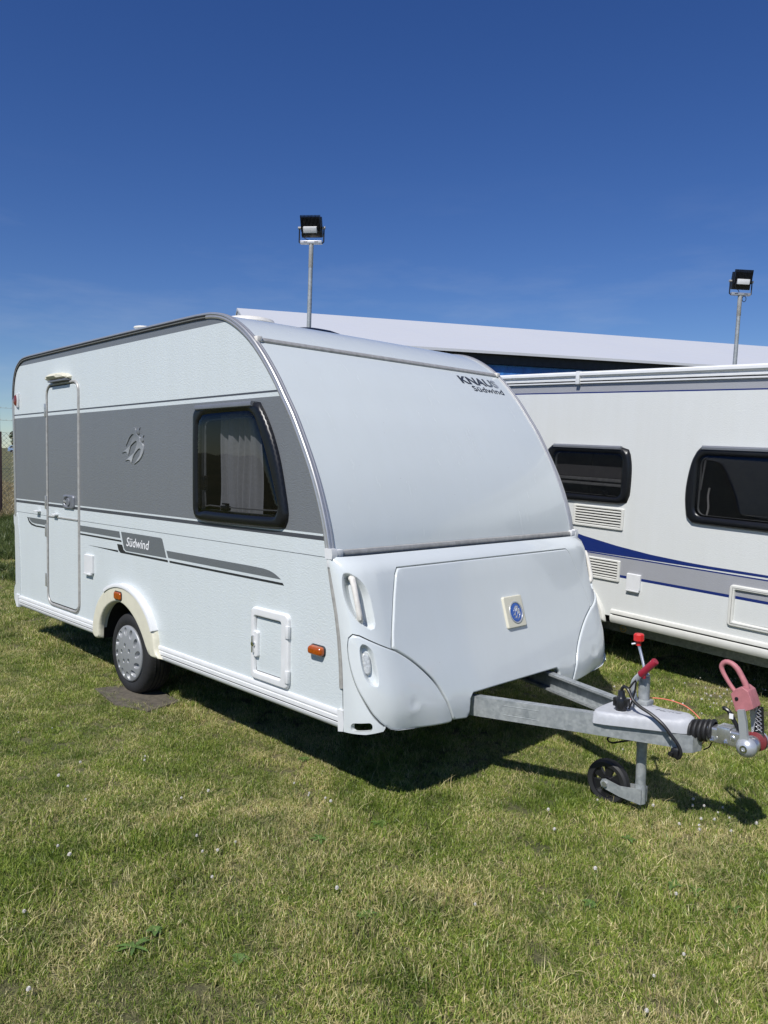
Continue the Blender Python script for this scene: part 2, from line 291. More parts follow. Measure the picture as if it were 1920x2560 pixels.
class MB:
    """collects shapes, builds one mesh"""
    def __init__(s): s.v = []; s.f = []
    def add(s, v, f):
        k = len(s.v); s.v += [tuple(map(float, p)) for p in v]; s.f += [tuple(i + k for i in q) for q in f]; return s
    def box(s, a, b, bev=0.0):
        bm = bmesh.new(); bmesh.ops.create_cube(bm, size=1.0)
        for v in bm.verts: v.co = Vector([a[i] + (b[i] - a[i]) * (v.co[i] + 0.5) for i in range(3)])
        if bev: bmesh.ops.bevel(bm, geom=bm.edges[:], offset=bev, segments=2, affect='EDGES', profile=0.6)
        bm.verts.index_update(); s.add([v.co for v in bm.verts], [[v.index for v in f.verts] for f in bm.faces]); bm.free(); return s
    def tube(s, path, r, n=10, cap=True, up=None):
        P = [Vector(p) for p in path]; R_ = r if isinstance(r, (list, tuple)) else [r] * len(P)
        ts = []
        for i in range(len(P)):
            t = (P[min(i + 1, len(P) - 1)] - P[max(i - 1, 0)]); ts.append(t.normalized())
        ref = Vector(up) if up else (Vector((0, 0, 1)) if abs(ts[0].z) < 0.9 else Vector((1, 0, 0)))
        u = (ref - ts[0] * ref.dot(ts[0])).normalized(); vs_ = []; fs = []
        for i, p in enumerate(P):
            u = (u - ts[i] * u.dot(ts[i])).normalized(); w = ts[i].cross(u)
            for k in range(n):
                a = 2 * math.pi * k / n; vs_.append(p + (u * math.cos(a) + w * math.sin(a)) * R_[i])
        for i in range(len(P) - 1):
            for k in range(n):
                fs.append((i * n + k, i * n + (k + 1) % n, (i + 1) * n + (k + 1) % n, (i + 1) * n + k))
        if cap: fs.append(tuple(range(n - 1, -1, -1))); fs.append(tuple((len(P) - 1) * n + k for k in range(n)))
        return s.add(vs_, fs)
    def lathe(s, prof, c, axis='y', n=32, sgn=1, closed=False):
        """prof [(radius, along)]"""
        vs_ = []; fs = []
        for r, h in prof:
            for k in range(n):
                a = 2 * math.pi * k / n; ca, sa = r * math.cos(a), r * math.sin(a)
                if axis == 'y': p = (c[0] + ca, c[1] + h, c[2] + sa)
                elif axis == 'x': p = (c[0] + h, c[1] + ca, c[2] + sa)
                else: p = (c[0] + ca, c[1] + sa, c[2] + h)
                vs_.append(p)
        m_ = len(prof)
        for i in range(m_ if closed else m_ - 1):
            j = (i + 1) % m_
            for k in range(n): fs.append((i * n + k, i * n + (k + 1) % n, j * n + (k + 1) % n, j * n + k))
        return s.add(vs_, fs)
    def prism(s, poly, fn0, fn1):
        n = len(poly); vs_ = [fn0(*p) for p in poly] + [fn1(*p) for p in poly]
        fs = [tuple(range(n)), tuple(range(2 * n - 1, n - 1, -1))] + [((i + 1) % n, i, n + i, n + (i + 1) % n) for i in range(n)]
        return s.add(vs_, fs)
    def build(s, name, mat, parent=None, sharp=35): return mk(name, s.v, s.f, mat, parent, sharp, True)
def rr(x0, z0, x1, z1, r, n=6):
    out = []
    for cx, cz, a0 in ((x1 - r, z0 + r, -90), (x1 - r, z1 - r, 0), (x0 + r, z1 - r, 90), (x0 + r, z0 + r, 180)):
        for k in range(n + 1):
            a = math.radians(a0 + 90 * k / n); out.append((cx + r * math.cos(a), cz + r * math.sin(a)))
    return out
def ell(cx, cz, a, b, n=40, a0=0, a1=360):
    full = (a1 - a0) >= 360; m_ = n if full else n + 1
    return [(cx + a * math.cos(math.radians(a0 + (a1 - a0) * k / n)), cz + b * math.sin(math.radians(a0 + (a1 - a0) * k / n))) for k in range(m_)]
def catmull(P, step=0.02, closed=False):
    P = [np.array(p, float) for p in P]; n = len(P); out = []
    for i in range(n if closed else n - 1):
        p1, p2 = P[i], P[(i + 1) % n]
        p0 = P[i - 1] if (closed or i > 0) else 2 * p1 - p2
        p3 = P[(i + 2) % n] if (closed or i < n - 2) else 2 * p2 - p1
        k = max(1, int(np.linalg.norm(p2 - p1) / step))
        for j in range(k):
            t = j / k
            out.append(0.5 * (2 * p1 + (p2 - p0) * t + (2 * p0 - 5 * p1 + 4 * p2 - p3) * t * t + (3 * p1 - p0 - 3 * p2 + p3) * t ** 3))
    if not closed: out.append(P[-1])
    return [tuple(p) for p in out]
def dens(loop, ds):
    out = []; n = len(loop)
    for i in range(n):
        a, b_ = np.array(loop[i], float), np.array(loop[(i + 1) % n], float); k = max(1, int(math.ceil(np.linalg.norm(b_ - a) / ds)))
        for j in range(k): out.append(a + (b_ - a) * j / k)
    return np.array(out)
def inside(P, L):
    x, y = P[:, 0], P[:, 1]; r = np.zeros(len(P), bool); n = len(L); j = n - 1
    for i in range(n):
        xi, yi, xj, yj = L[i][0], L[i][1], L[j][0], L[j][1]
        if yi != yj: r ^= ((yi > y) != (yj > y)) & (x < (xj - xi) * (y - yi) / (yj - yi) + xi)
        j = i
    return r
def ldist(P, L):
    d = np.full(len(P), 1e9); n = len(L)
    for i in range(n):
        a, b_ = L[i], L[(i + 1) % n]; e = b_ - a; l2 = max(1e-12, e @ e)
        t = np.clip(((P - a) @ e) / l2, 0, 1); q = a + t[:, None] * e
        d = np.minimum(d, np.hypot(P[:, 0] - q[:, 0], P[:, 1] - q[:, 1]))
    return d
def offs(L, d):
    n = len(L); A = np.roll(L, 1, 0); B = np.roll(L, -1, 0); t = B - A; t /= np.maximum(1e-9, np.linalg.norm(t, axis=1))[:, None]
    area = 0.5 * np.sum(L[:, 0] * np.roll(L[:, 1], -1) - np.roll(L[:, 0], -1) * L[:, 1])
    nn = np.stack([-t[:, 1], t[:, 0]], 1) * (1 if area > 0 else -1)
    return L + nn * d
def flat_side(y):
    return lambda a, b: (a, y, b)
def panel(name, loop, S, mat, parent, h=0.0, r=0.0, ds=0.02, grid=0.05, holes=(), dents=(), thick=0.02, flip=False, sharp=40, hfun=None):
    """curved sheet over a 2D outline: S(a,b)->3D, raised by h with an edge radius r, dents = (loop, depth, edge), walls 'thick' deep"""
    L = dens(loop, ds); H = [dens(q, ds) for q in holes]; D = [(dens(q, min(ds, 0.012)), dp, ed) for q, dp, ed in dents]
    pts = [L]; prot = [len(L)]
    for q in H: pts.append(q)
    extra = []; rings = []
    if r > 0:
        for lp, sg in [(L, 1)] + [(q, -1) for q in H]:
            for fr in (0.12, 0.35, 0.65, 1.0):
                o_ = offs(lp, r * fr * sg); dd = ldist(o_, lp); ok_ = (dd > r * fr * 0.93) & inside(o_, L)
                for q2 in H: ok_ &= ~inside(o_, q2)
                rings.append((o_, ok_))
    for q, dp, ed in D:
        for fr in (0.0, 0.25, 0.5, 0.75, 1.0):
            o_ = offs(q, ed * fr); dd = ldist(o_, q); rings.append((o_, (dd > ed * fr * 0.93 - 1e-9) & inside(o_, L) & (ldist(o_, L) > 1e-3)))
        extra.append(offs(q, -0.004))
    x0, y0 = L.min(0); x1, y1 = L.max(0)
    gx, gy = np.meshgrid(np.arange(x0 + grid * 0.37, x1, grid), np.arange(y0 + grid * 0.41, y1, grid)); g = np.stack([gx.ravel(), gy.ravel()], 1)
    for q, dp, ed in D:
        a, b_ = q.min(0), q.max(0); gx, gy = np.meshgrid(np.arange(a[0], b_[0], min(grid, 0.02)), np.arange(a[1], b_[1], min(grid, 0.02))); g = np.concatenate([g, np.stack([gx.ravel(), gy.ravel()], 1)])
    if len(g):
        k = inside(g, L) & (ldist(g, L) > max(r, grid * 0.3) * 1.02)
        for q, dp, ed in D:
            if k.any(): k &= ldist(g, q) > 0.004
        extra.append(g[k])
    E_ = np.concatenate(extra) if extra else np.zeros((0, 2))
    if len(E_):
        k = inside(E_, L) & (ldist(E_, L) > 1e-4)
        for q in H: k &= ~inside(E_, q) & (ldist(E_, q) > 1e-4)
        E_ = E_[k]
        key = np.round(E_ / 0.0015).astype(int); _, iu = np.unique(key, axis=0, return_index=True); E_ = E_[np.sort(iu)]
    edges = []; k0 = 0
    for q in pts:
        n = len(q); edges += [(k0 + i, k0 + (i + 1) % n) for i in range(n)]; k0 += n
    rp = []
    for o_, ok_ in rings:
        n = len(o_); ids = -np.ones(n, int); ids[ok_] = k0 + np.arange(ok_.sum()); rp.append(o_[ok_]); k0 += int(ok_.sum())
        edges += [(int(ids[i]), int(ids[(i + 1) % n])) for i in range(n) if ids[i] >= 0 and ids[(i + 1) % n] >= 0]
    allp = np.concatenate(pts + rp + [E_])
    vo, eo, fo, *_ = delaunay_2d_cdt([Vector(p) for p in allp], edges, [], 0, 1e-6)
    V = np.array([[p.x, p.y] for p in vo]); F = [tuple(f) for f in fo if len(f) == 3]
    cen = np.array([V[list(f)].mean(0) for f in F]); ok = inside(cen, L)
    for q in H: ok &= ~inside(cen, q)
    F = [f for f, o_ in zip(F, ok) if o_]
    FF = []
    for a, b_, c in F:
        ar = (V[b_][0] - V[a][0]) * (V[c][1] - V[a][1]) - (V[c][0] - V[a][0]) * (V[b_][1] - V[a][1])
        if abs(ar) < 1e-10: continue
        FF.append((a, b_, c) if ar > 0 else (a, c, b_))
    F = FF
    used = sorted({i for f in F for i in f}); mp_ = {o_: i for i, o_ in enumerate(used)}; V = V[used]; F = [tuple(mp_[i] for i in f) for f in F]
    off = np.zeros(len(V))
    if h:
        d = ldist(V, L)
        for q in H: d = np.minimum(d, ldist(V, q))
        t = np.clip(d / r, 0, 1) if r > 0 else np.ones(len(V)); off += h * np.sqrt(np.clip(1 - (1 - t) ** 2, 0, 1))
    for q, dp, ed in D:
        i_ = inside(V, q); t = np.clip(ldist(V, q) / ed, 0, 1); off -= np.where(i_, dp * (t * t * (3 - 2 * t)), 0)
    if hfun is not None: off += np.array([hfun(a, b_) for a, b_ in V])
    P = []; NN = []
    e = 1e-4
    for a, b_ in V:
        p = np.array(S(a, b_)); da = np.array(S(a + e, b_)) - np.array(S(a - e, b_)); db = np.array(S(a, b_ + e)) - np.array(S(a, b_ - e))
        n_ = np.cross(da, db); n_ = n_ / max(1e-12, np.linalg.norm(n_))
        if flip: n_ = -n_
        P.append(p); NN.append(n_)
    P = np.array(P); NN = np.array(NN); top = P + NN * off[:, None]
    cnt = {}
    for f in F:
        for i in range(3):
            ed = (f[i], f[(i + 1) % 3]); cnt[ed] = 1
    bnd = [ed for ed in cnt if (ed[1], ed[0]) not in cnt]
    verts = [tuple(p) for p in top]; faces = list(F)
    if thick:
        idx = {}
        for a, b_ in bnd:
            for i in (a, b_):
                if i not in idx: idx[i] = len(verts); verts.append(tuple(P[i] - NN[i] * thick))
            faces.append((b_, a, idx[a], idx[b_]))
    if flip: faces = [tuple(reversed(f)) for f in faces]
    o_ = mk(name, verts, faces, mat, parent, sharp)
    if h:
        wn_ = o_.modifiers.new('weighted', 'WEIGHTED_NORMAL'); wn_.keep_sharp = True; wn_.weight = 80
    return o_
def sheet(name, loop, S, mat, parent, **kw):
    kw.setdefault('thick', 0.0008); kw.setdefault('grid', 5.0); kw.setdefault('ds', 5.0)
    return panel(name, loop, S, mat, parent, **kw)
def text_mesh(body, bold=0.0, shear=0.0):
    cu = bpy.data.curves.new('lettering', 'FONT'); cu.body = body; cu.offset = bold; cu.shear = shear; cu.resolution_u = 3; cu.fill_mode = 'FRONT'
    o = bpy.data.objects.new('lettering', cu); col.objects.link(o); bpy.context.view_layer.update()
    me = bpy.data.meshes.new_from_object(o.evaluated_get(bpy.context.evaluated_depsgraph_get()))
    bpy.data.objects.remove(o); bpy.data.curves.remove(cu); return me
def lettering(name, body, fn, mat, parent, bold=0.0, shear=0.0):
    """fn(u,v) maps unit box of the text to 3D"""
    me = text_mesh(body, bold, shear); V = np.array([v.co[:2] for v in me.vertices]); a, b_ = V.min(0), V.max(0)
    U = (V - a) / (b_ - a)
    for v, (u, w) in zip(me.vertices, U): v.co = fn(u, w)
    me.materials.clear(); me.update()
    return link(name, me, mat, parent, None)

# ------------------------------------------------------------------ ground and field (the land falls gently towards the camera side)
def zg(x, y=0.0):
    if x > 7: return -0.2325
    if x > -10: return 0.025 * (-2.3 - x)
    return 0.1925 + 0.018 * (-10 - x)
xs_ = sorted(set(list(np.arange(-12, 10.1, 0.5)) + [-2500, -1200, -700, -400, -250, -150, -80, -40, -20, 30, 100, 400, 1200]))
ys_ = sorted(set(list(np.arange(-8, 14.1, 1.0)) + [-1500, -500, -150, -50, -20, 30, 80, 200, 600, 1500]))
gv = []; gf = []; gm = []
for i, x in enumerate(xs_):
    for y in ys_: gv.append((x, y, zg(x, y) if x > -420 else zg(-420) + (x + 420) * -0.002))
ny = len(ys_)
for i in range(len(xs_) - 1):
    for j in range(ny - 1):
        gf.append((i * ny + j, (i + 1) * ny + j, (i + 1) * ny + j + 1, i * ny + j + 1)); gm.append(0 if (xs_[i] >= -12 and xs_[i] < 30 and -20 <= ys_[j] < 30) else 1)
g = mk('ground', gv, gf, 'lawn_soil', None, None); g.data.materials.append(M['meadow'])
for p, k in zip(g.data.polygons, gm): p.material_index = k; p.use_smooth = True
tag(g, 'mown lawn falling gently towards the camera, meadow behind the fence', kind='structure')

# ------------------------------------------------------------------ THE CARAVAN
W = 2.30
ROOT = thing('caravan', 'white caravan with grey window band, silver swallow emblem and drawbar in front', 'caravan', (0, 0, 0))
def inpl(P, d):  # offset an open XZ polyline outward by d
    P = np.array(P); t = np.gradient(P, axis=0); t /= np.linalg.norm(t, axis=1)[:, None]
    return P + np.stack([t[:, 1], -t[:, 0]], 1) * d
PROF = [(.094, .44), (.092, .52), (.088, .577), (.079, .713), (.062, .848), (.038, .968), (.008, 1.077), (-.016, 1.18), (-.032, 1.27), (-.055, 1.374), (-.091, 1.485), (-.141, 1.609), (-.203, 1.735), (-.284, 1.876),
        (-.362, 2.0), (-.437, 2.1), (-.508, 2.195), (-.585, 2.285), (-.668, 2.372), (-.764, 2.457), (-.875, 2.532), (-1.005, 2.596), (-1.137, 2.63), (-1.316, 2.643), (-1.7, 2.645), (-2.4, 2.645), (-3.2, 2.643), (-3.9, 2.641),
        (-4.2, 2.639), (-4.34, 2.63), (-4.43, 2.6), (-4.51, 2.545), (-4.563, 2.45), (-4.588, 2.333), (-4.588, 2.212), (-4.577, 2.04), (-4.565, 1.7), (-4.555, 1.3), (-4.545, 1.0), (-4.53, .62), (-4.52, .44)]
PR = catmull(PROF, 0.045); PRI = inpl(PR, -0.012)
wall_loop = [tuple(p) for p in PRI]
arch_cut = ell(-2.335, .37, .385, .335, 28, 0, 180)
wall_loop += [(-4.51, .44)] + [(x, z) for x, z in reversed(arch_cut)] if False else []
lp = [tuple(p) for p in PRI] + [(x, z if z > .44 else .44) for x, z in reversed(ell(-2.335, .37, .385, .335, 28, 12, 168))]
WIN_OUT = catmull([(-1.372, 2.015), (-1.358, 2.056), (-1.315, 2.077), (-1.0, 2.08), (-.701, 2.077), (-.642, 2.049), (-.548, 1.921), (-.467, 1.752), (-.408, 1.554), (-.385, 1.442), (-.404, 1.385), (-.46, 1.359), (-.813, 1.352), (-1.281, 1.352), (-1.354, 1.39), (-1.37, 1.478)], .03, True)
WIN_IN = catmull([(-1.290, 1.97), (-1.244, 2.008), (-.748, 2.014), (-.70, 1.985), (-.604, 1.82), (-.521, 1.63), (-.468, 1.475), (-.49, 1.436), (-1.211, 1.432), (-1.285, 1.467)], .03, True)
panel('side_wall', lp, flat_side(0.0), 'wall_main', ROOT, grid=0.3, ds=0.3, holes=[WIN_IN], thick=0.03)
panel('side_wall', [tuple(p) for p in PRI], lambda a, b: (a, W, b), 'wall_far', ROOT, grid=0.3, ds=0.3, thick=0.03, flip=True)['label'] = 'plain far side wall'
# upper front skin and roof skin between the corner rails
def skin(name, i0, i1, mat, bulge, d=-0.004):
    P = inpl(PR, d)[i0:i1]; T_ = np.gradient(P, axis=0); T_ /= np.linalg.norm(T_, axis=1)[:, None]; NX = np.stack([T_[:, 1], -T_[:, 0]], 1)
    YS = np.linspace(0.012, W - 0.012, 25); v = []; f = []
    for k, (p, n_) in enumerate(zip(P, NX)):
        e = math.sin(math.pi * k / (len(P) - 1)) ** 0.5 if len(P) > 1 else 1
        for y in YS:
            b_ = bulge * (1 - abs(2 * y / W - 1) ** 3) * e; v.append((p[0] + n_[0] * b_, y, p[1] + n_[1] * b_))
    m_ = len(YS)
    for k in range(len(P) - 1):
        for j in range(m_ - 1): f.append((k * m_ + j, k * m_ + j + 1, (k + 1) * m_ + j + 1, (k + 1) * m_ + j))
    return mk(name, v, f, mat, ROOT, 60)
PRA = np.array(PR)
iA = int(np.argmin(np.hypot(PRA[:, 0] + .032, PRA[:, 1] - 1.26))); iB = int(np.argmin(np.hypot(PRA[:, 0] + .735, PRA[:, 1] - 2.435))); iC = int(np.argmin(np.hypot(PRA[:, 0] + 4.588, PRA[:, 1] - 2.3)))
skin('front_panel', iA, iB + 1, 'gel_front', 0.016); skin('roof', iB, iC + 1, 'gel_front', 0.012); skin('rear_wall', iC, len(PR), 'gel_front', 0.0)
skin('front_bulkhead', 0, iA + 1, 'void_black', 0.0, -0.02)
MB().prism([(-4.5, .02), (-2.76, .02), (-2.76, .33), (-1.91, .33), (-1.91, .02), (.06, .02), (.06, W - .02), (-1.91, W - .02), (-1.91, W - .33), (-2.76, W - .33), (-2.76, W - .02), (-4.5, W - .02)], lambda x, y: (x, y, .42), lambda x, y: (x, y, .445)).build('floor', 'void_black', ROOT)
# corner rails: extruded aluminium section swept along the profile
def rail(name, i0, i1, sec, mat, far=False):
    P = np.array(PR)[i0:i1]; T_ = np.gradient(P, axis=0); T_ /= np.linalg.norm(T_, axis=1)[:, None]; NX = np.stack([T_[:, 1], -T_[:, 0]], 1)
    v = []; f = []; m_ = len(sec)
    for p, n_ in zip(P, NX):
        for a, y in sec: v.append((p[0] + n_[0] * a, (W - y) if far else y, p[1] + n_[1] * a))
    for k in range(len(P) - 1):
        for j in range(m_): f.append((k * m_ + j, k * m_ + (j + 1) % m_, (k + 1) * m_ + (j + 1) % m_, (k + 1) * m_ + j))
    f += [tuple(range(m_)), tuple(range((len(P) - 1) * m_ + m_ - 1, (len(P) - 1) * m_ - 1, -1))]
    return mk(name, v, f, mat, ROOT, 30, True)
SEC = [(-.03, -.001), (-.03, -.007), (-.021, -.010), (-.012, -.007), (-.006, -.011), (.002, -.010), (.006, -.005), (.007, .006), (.004, .010), (.0045, .013), (.007, .017), (.006, .026), (.001, .032), (-.008, .032), (-.012, 0.0)]
iT = int(np.argmin(np.hypot(PRA[:, 0] + 1.5, PRA[:, 1] - 2.645)))
for far in (False, True):
    rail('corner_rail', iA, iT + 1, SEC, 'alu', far)
    rail('lower_rail', 2, iA + 1, [(-.027, -.001), (-.027, -.006), (-.015, -.009), (-.004, -.006), (-.002, -.001), (-.004, .01), (-.025, .01)], 'alu_dull', far)
    rail('roof_rail', iT, iC + 1, SEC, 'alu', far)
    rail('rail_shadow_strip', iT - 6, iC + 1, [(-.032, -.001), (-.032, -.007), (-.026, -.0085), (-.010, -.0120), (-.009, -.001)], 'rubber', far)  # black strip under the roof rail stands in for the gutter's shadow
    rail('rear_rail', iC, len(PR) - 16, [(-.03, -.001), (-.03, -.007), (-.012, -.010), (.002, -.010), (.007, .006), (.006, .026), (-.008, .03)], 'alu', far)
def crossrail(name, p, tang, mat, y0, y1):
    t = np.array(tang) / np.linalg.norm(tang); n_ = np.array([t[1], -t[0]]); m_ = MB()
    sec = [(-.02, -.012), (-.017, .006), (-.007, .0105), (.007, .0105), (.017, .006), (.02, -.012)]
    m_.prism(sec, lambda a, b: (p[0] + t[0] * a + n_[0] * b, y0, p[1] + t[1] * a + n_[1] * b), lambda a, b: (p[0] + t[0] * a + n_[0] * b, y1, p[1] + t[1] * a + n_[1] * b))
    return m_.build(name, mat, ROOT)
crossrail('cross_rail', (-.020, 1.2575), (-.02, 1), 'alu_dull', .055, W - .055)
crossrail('cross_rail', (-.738, 2.437), (-.77, .62), 'alu_dull', .045, W - .045)
for far in (0, 1):
    Y = (lambda y: W - y) if far else (lambda y: y)
    c = MB(); a = [(-.052, 1.235), (.0, 1.235), (.004, 1.262), (-.004, 1.288), (-.06, 1.288)]
    c.prism(a, lambda x, z: (x, Y(-.017), z), lambda x, z: (x, Y(.02), z)); c.box((-.03, min(Y(.015), Y(.065)), 1.243), (.0, max(Y(.015), Y(.065)), 1.283), .006)
    c.box((-.045, min(Y(-.014), Y(.012)), 1.19), (-.008, max(Y(-.014), Y(.012)), 1.24), .006)
    c.build('rail_joint', 'white_plastic', ROOT)
    MB().box((-.757, min(Y(.012), Y(.05)), 2.422), (-.715, max(Y(.012), Y(.05)), 2.456), .008).build('rail_end_cap', 'aged_white', ROOT)
# ---- lower front: moulded shell, locker lid, two corner flaps
XS = [(.3, .105), (.4, .105), (.577, .098), (.713, .089), (.848, .07), (.968, .045), (1.077, .015), (1.192, -.02), (1.25, -.035)]
XF = [(.3, .345), (.36, .345), (.42, .344), (.467, .339), (.6, .301), (.786, .242), (1.0, .18), (1.12, .147), (1.174, .128), (1.205, .108), (1.228, .08), (1.243, .045), (1.252, .0)]
xs0 = lambda z: np.interp(z, [a for a, b in XS], [b for a, b in XS])
xf0 = lambda z: np.interp(z, [a for a, b in XF], [b for a, b in XF])
CL, YR, Y0F, TM = .3, .2, -.016, 1.9
def SF(t, z):
    if t > TM / 2:
        p = SF(TM - t, z); return (p[0], W - p[1], p[2])
    if t >= 0: return (xf0(z), YR + t, z)
    a = max(1e-3, (1 + t / CL)) * math.pi / 2
    return (xs0(z) + (xf0(z) - xs0(z)) * math.sin(a) ** .9, YR - (YR - Y0F) * math.cos(a) ** .9, z)
SFm = lambda t, z: SF(TM - t, z)
notch = [(.361, .352), (.474, .342), (.500, .357), (.511, .443), (.536, .469)]
lid_l = [(.121, 1.174), (.077, 1.057), (.038, .938), (.010, .852), (-.004, .785), (.122, .702), (.243, .590), (.308, .486), (.366, .356)]
lid_bot = [(.474, .342), (.500, .357), (.511, .443), (.536, .469)]
sm_l = catmull(lid_l[:5], .03) + catmull(lid_l[4:], .03)[1:]
mir = lambda P: [(TM - a, b) for a, b in P]
LID = [(.135, 1.176)] + sm_l[1:] + lid_bot + mir(list(reversed(lid_bot))) + mir(list(reversed(sm_l[1:]))) + [(TM - .135, 1.176)]
WING = catmull([(-.207, .864), (-.168, .858), (-.012, .779), (.115, .697), (.234, .584), (.298, .483), (.357, .36), (.345, .348), (.146, .363), (-.035, .387), (-.094, .412), (-.148, .464), (-.187, .538), (-.222, .617), (-.246, .714), (-.248, .80), (-.236, .845)], .025, True)
HAND = catmull([(-.217, 1.145), (-.197, 1.171), (-.168, 1.171), (-.124, 1.148), (-.094, 1.11), (-.075, 1.06), (-.07, .983), (-.07, .917), (-.078, .893), (-.099, .886), (-.129, .9), (-.168, .933), (-.202, .979), (-.222, 1.033), (-.227, 1.093)], .015, True)
SLOT = rr(-.262, .384, -.160, .428, .018, 4)
SLOT = [(a, b + (a + .21) * .18) for a, b in SLOT]
bl = [(-.297, .362), (-.19, .373), (-.11, .394), (-.085, .44), (-.04, .475), (.1, .475), (.30, .475), (.345, .42), (.362, .36)]
SHELL = bl + notch[1:] + mir(list(reversed(notch[1:]))) + mir(list(reversed(bl))) + [(TM + .297, 1.246), (-.297, 1.246)]
grow = lambda P, d: [tuple(p) for p in offs(dens(P, .02), -d)]
gap_shell = [(grow(LID, .008), .03, .003), (grow(WING, .006), .085, .003), (grow(mir(WING)[::-1], .006), .085, .003)]
panel('front_shell', SHELL, SF, 'gel_lower', ROOT, ds=.02, grid=.05, holes=[SLOT, mir(SLOT)[::-1]], dents=[(HAND, .062, .03), (mir(HAND)[::-1], .062, .03)] + gap_shell, thick=.03, sharp=50)
panel('locker_lid', LID, SF, 'gel_lower', ROOT, h=.008, r=.009, ds=.016, grid=.05, thick=.012, sharp=50)
RECESS = catmull([(-.175, .802), (-.158, .821), (-.129, .807), (-.109, .771), (-.104, .69), (-.106, .638), (-.115, .612), (-.143, .619), (-.168, .65), (-.18, .71), (-.18, .767)], .012, True)
DIMP = ell(.07, .50, .045, .045, 24)
BAR = [(-.153, 1.136), (-.151, 1.04), (-.148, .938)]
sst = lambda a: (lambda q: q * q * (3 - 2 * q))(min(1, max(0, a)))
tuck = lambda t, z: -.042 * min(1, max(0, (.60 - z) / .24)) ** 1.8 * sst((.30 - t) / .42)
for far in (0, 1):
    S_ = SFm if far else SF
    w_ = panel('corner_flap', WING, S_, 'gel_lower', ROOT, h=.010, r=.012, ds=.016, grid=.04, dents=[(RECESS, .036, .016), (DIMP, .003, .045)], thick=.012, flip=bool(far), sharp=50, hfun=tuck)
    lm = catmull([(-.176, .752), (-.167, .77), (-.152, .776), (-.136, .768), (-.131, .75), (-.133, .70), (-.141, .67), (-.155, .658), (-.17, .667), (-.176, .69)], .01, True)
    panel('marker_lamp', lm, lambda a, b: np.array(S_(a, b)) - np.array([.016, -.016 if far else .016, 0]) * np.array([1, -1, 1]) * 1.0, 'lens_clear', w_, h=.016, r=.014, ds=.01, grid=.02, thick=.02, flip=bool(far))
    b_ = MB(); P3 = []
    def out(t, z, d):
        p = np.array(S_(t, z)); n_ = np.cross(np.array(S_(t + 1e-4, z)) - p, np.array(S_(t, z + 1e-4)) - p); n_ /= np.linalg.norm(n_); n_ = -n_ if far else n_
        return p + n_ * d
    b_.tube([out(-.155, 1.150, -.06), out(-.154, 1.147, -.02), out(-.153, 1.136, -.004), out(-.152, 1.10, .002), out(-.151, 1.04, .004), out(-.149, .97, .002), out(-.148, .945, -.004), out(-.147, .933, -.02), out(-.147, .93, -.06)], [.017, .017, .0165, .0155, .015, .0155, .0165, .017, .017], 14)
    b_.build('grab_handle', 'aged_white', ROOT)
MB().box((.05, -.002, .37), (.075, W + .002, .46)).build('slot_backing', 'void_black', ROOT)
# locker badge
e3 = lambda t, z: SF(t, z)
bd = panel('locker_badge', rr(.949, .756, 1.134, .942, .012), lambda a, b: (xf0(b) + .009, YR + a, b), 'cream_plastic', ROOT, h=.014, r=.006, ds=.02, grid=.05, thick=.01)
badge = lambda d: (lambda a, b: (xf0(b) + .009 + d, YR + a, b))
BC = (1.0415 + .008, .847)
panel('badge_ring', ell(*BC, .066, .066, 36), badge(.0145), 'silver_paint', bd, h=.004, r=.004, holes=[ell(*BC, .055, .055, 36)], grid=.05, thick=.006)
panel('badge_disc', ell(*BC, .055, .055, 36), badge(.015), 'badge_blue', bd, h=.002, r=.01, grid=.03, thick=.004)
SWA = [(-2.319, 1.827), (-2.301, 1.872), (-2.265, 1.919), (-2.23, 1.949), (-2.196, 1.964), (-2.173, 1.961), (-2.158, 1.944), (-2.152, 1.914), (-2.105, 1.893), (-2.097, 1.863), (-2.064, 1.849), (-2.051, 1.836), (-2.045, 1.81), (-2.053, 1.783), (-2.079, 1.753), (-2.116, 1.728), (-2.196, 1.697),
       (-2.147, 1.73), (-2.109, 1.76), (-2.092, 1.789), (-2.086, 1.803), (-2.105, 1.812), (-2.128, 1.806), (-2.185, 1.772), (-2.208, 1.747), (-2.227, 1.707), (-2.239, 1.713), (-2.251, 1.727), (-2.282, 1.731), (-2.333, 1.722), (-2.258, 1.754), (-2.188, 1.783), (-2.165, 1.815), (-2.146, 1.846),
       (-2.146, 1.86), (-2.162, 1.865), (-2.196, 1.853), (-2.239, 1.832), (-2.254, 1.809), (-2.278, 1.763), (-2.29, 1.774), (-2.305, 1.787), (-2.333, 1.789), (-2.381, 1.779), (-2.317, 1.805), (-2.242, 1.841), (-2.219, 1.872), (-2.194, 1.914), (-2.223, 1.911), (-2.258, 1.89), (-2.289, 1.858)]
SWH = [[(-2.147, 1.912), (-2.152, 1.935), (-2.137, 1.956), (-2.100, 1.96), (-2.112, 1.944), (-2.108, 1.918), (-2.128, 1.906)], [(-2.094, 1.858), (-2.098, 1.881), (-2.082, 1.902), (-2.044, 1.906), (-2.057, 1.889), (-2.052, 1.868), (-2.068, 1.852)]]
sB = lambda P: [((a + 2.2) * .235 + BC[0], (b - 1.83) * .30 + BC[1]) for a, b in P]
panel('badge_swallow', sB(SWA), badge(.0175), 'silver_letter', bd, h=.001, r=.002, grid=.05, thick=.002)
for q in SWH: panel('badge_swallow', sB(q), badge(.0175), 'silver_letter', bd, h=.001, r=.002, grid=.05, thick=.002)
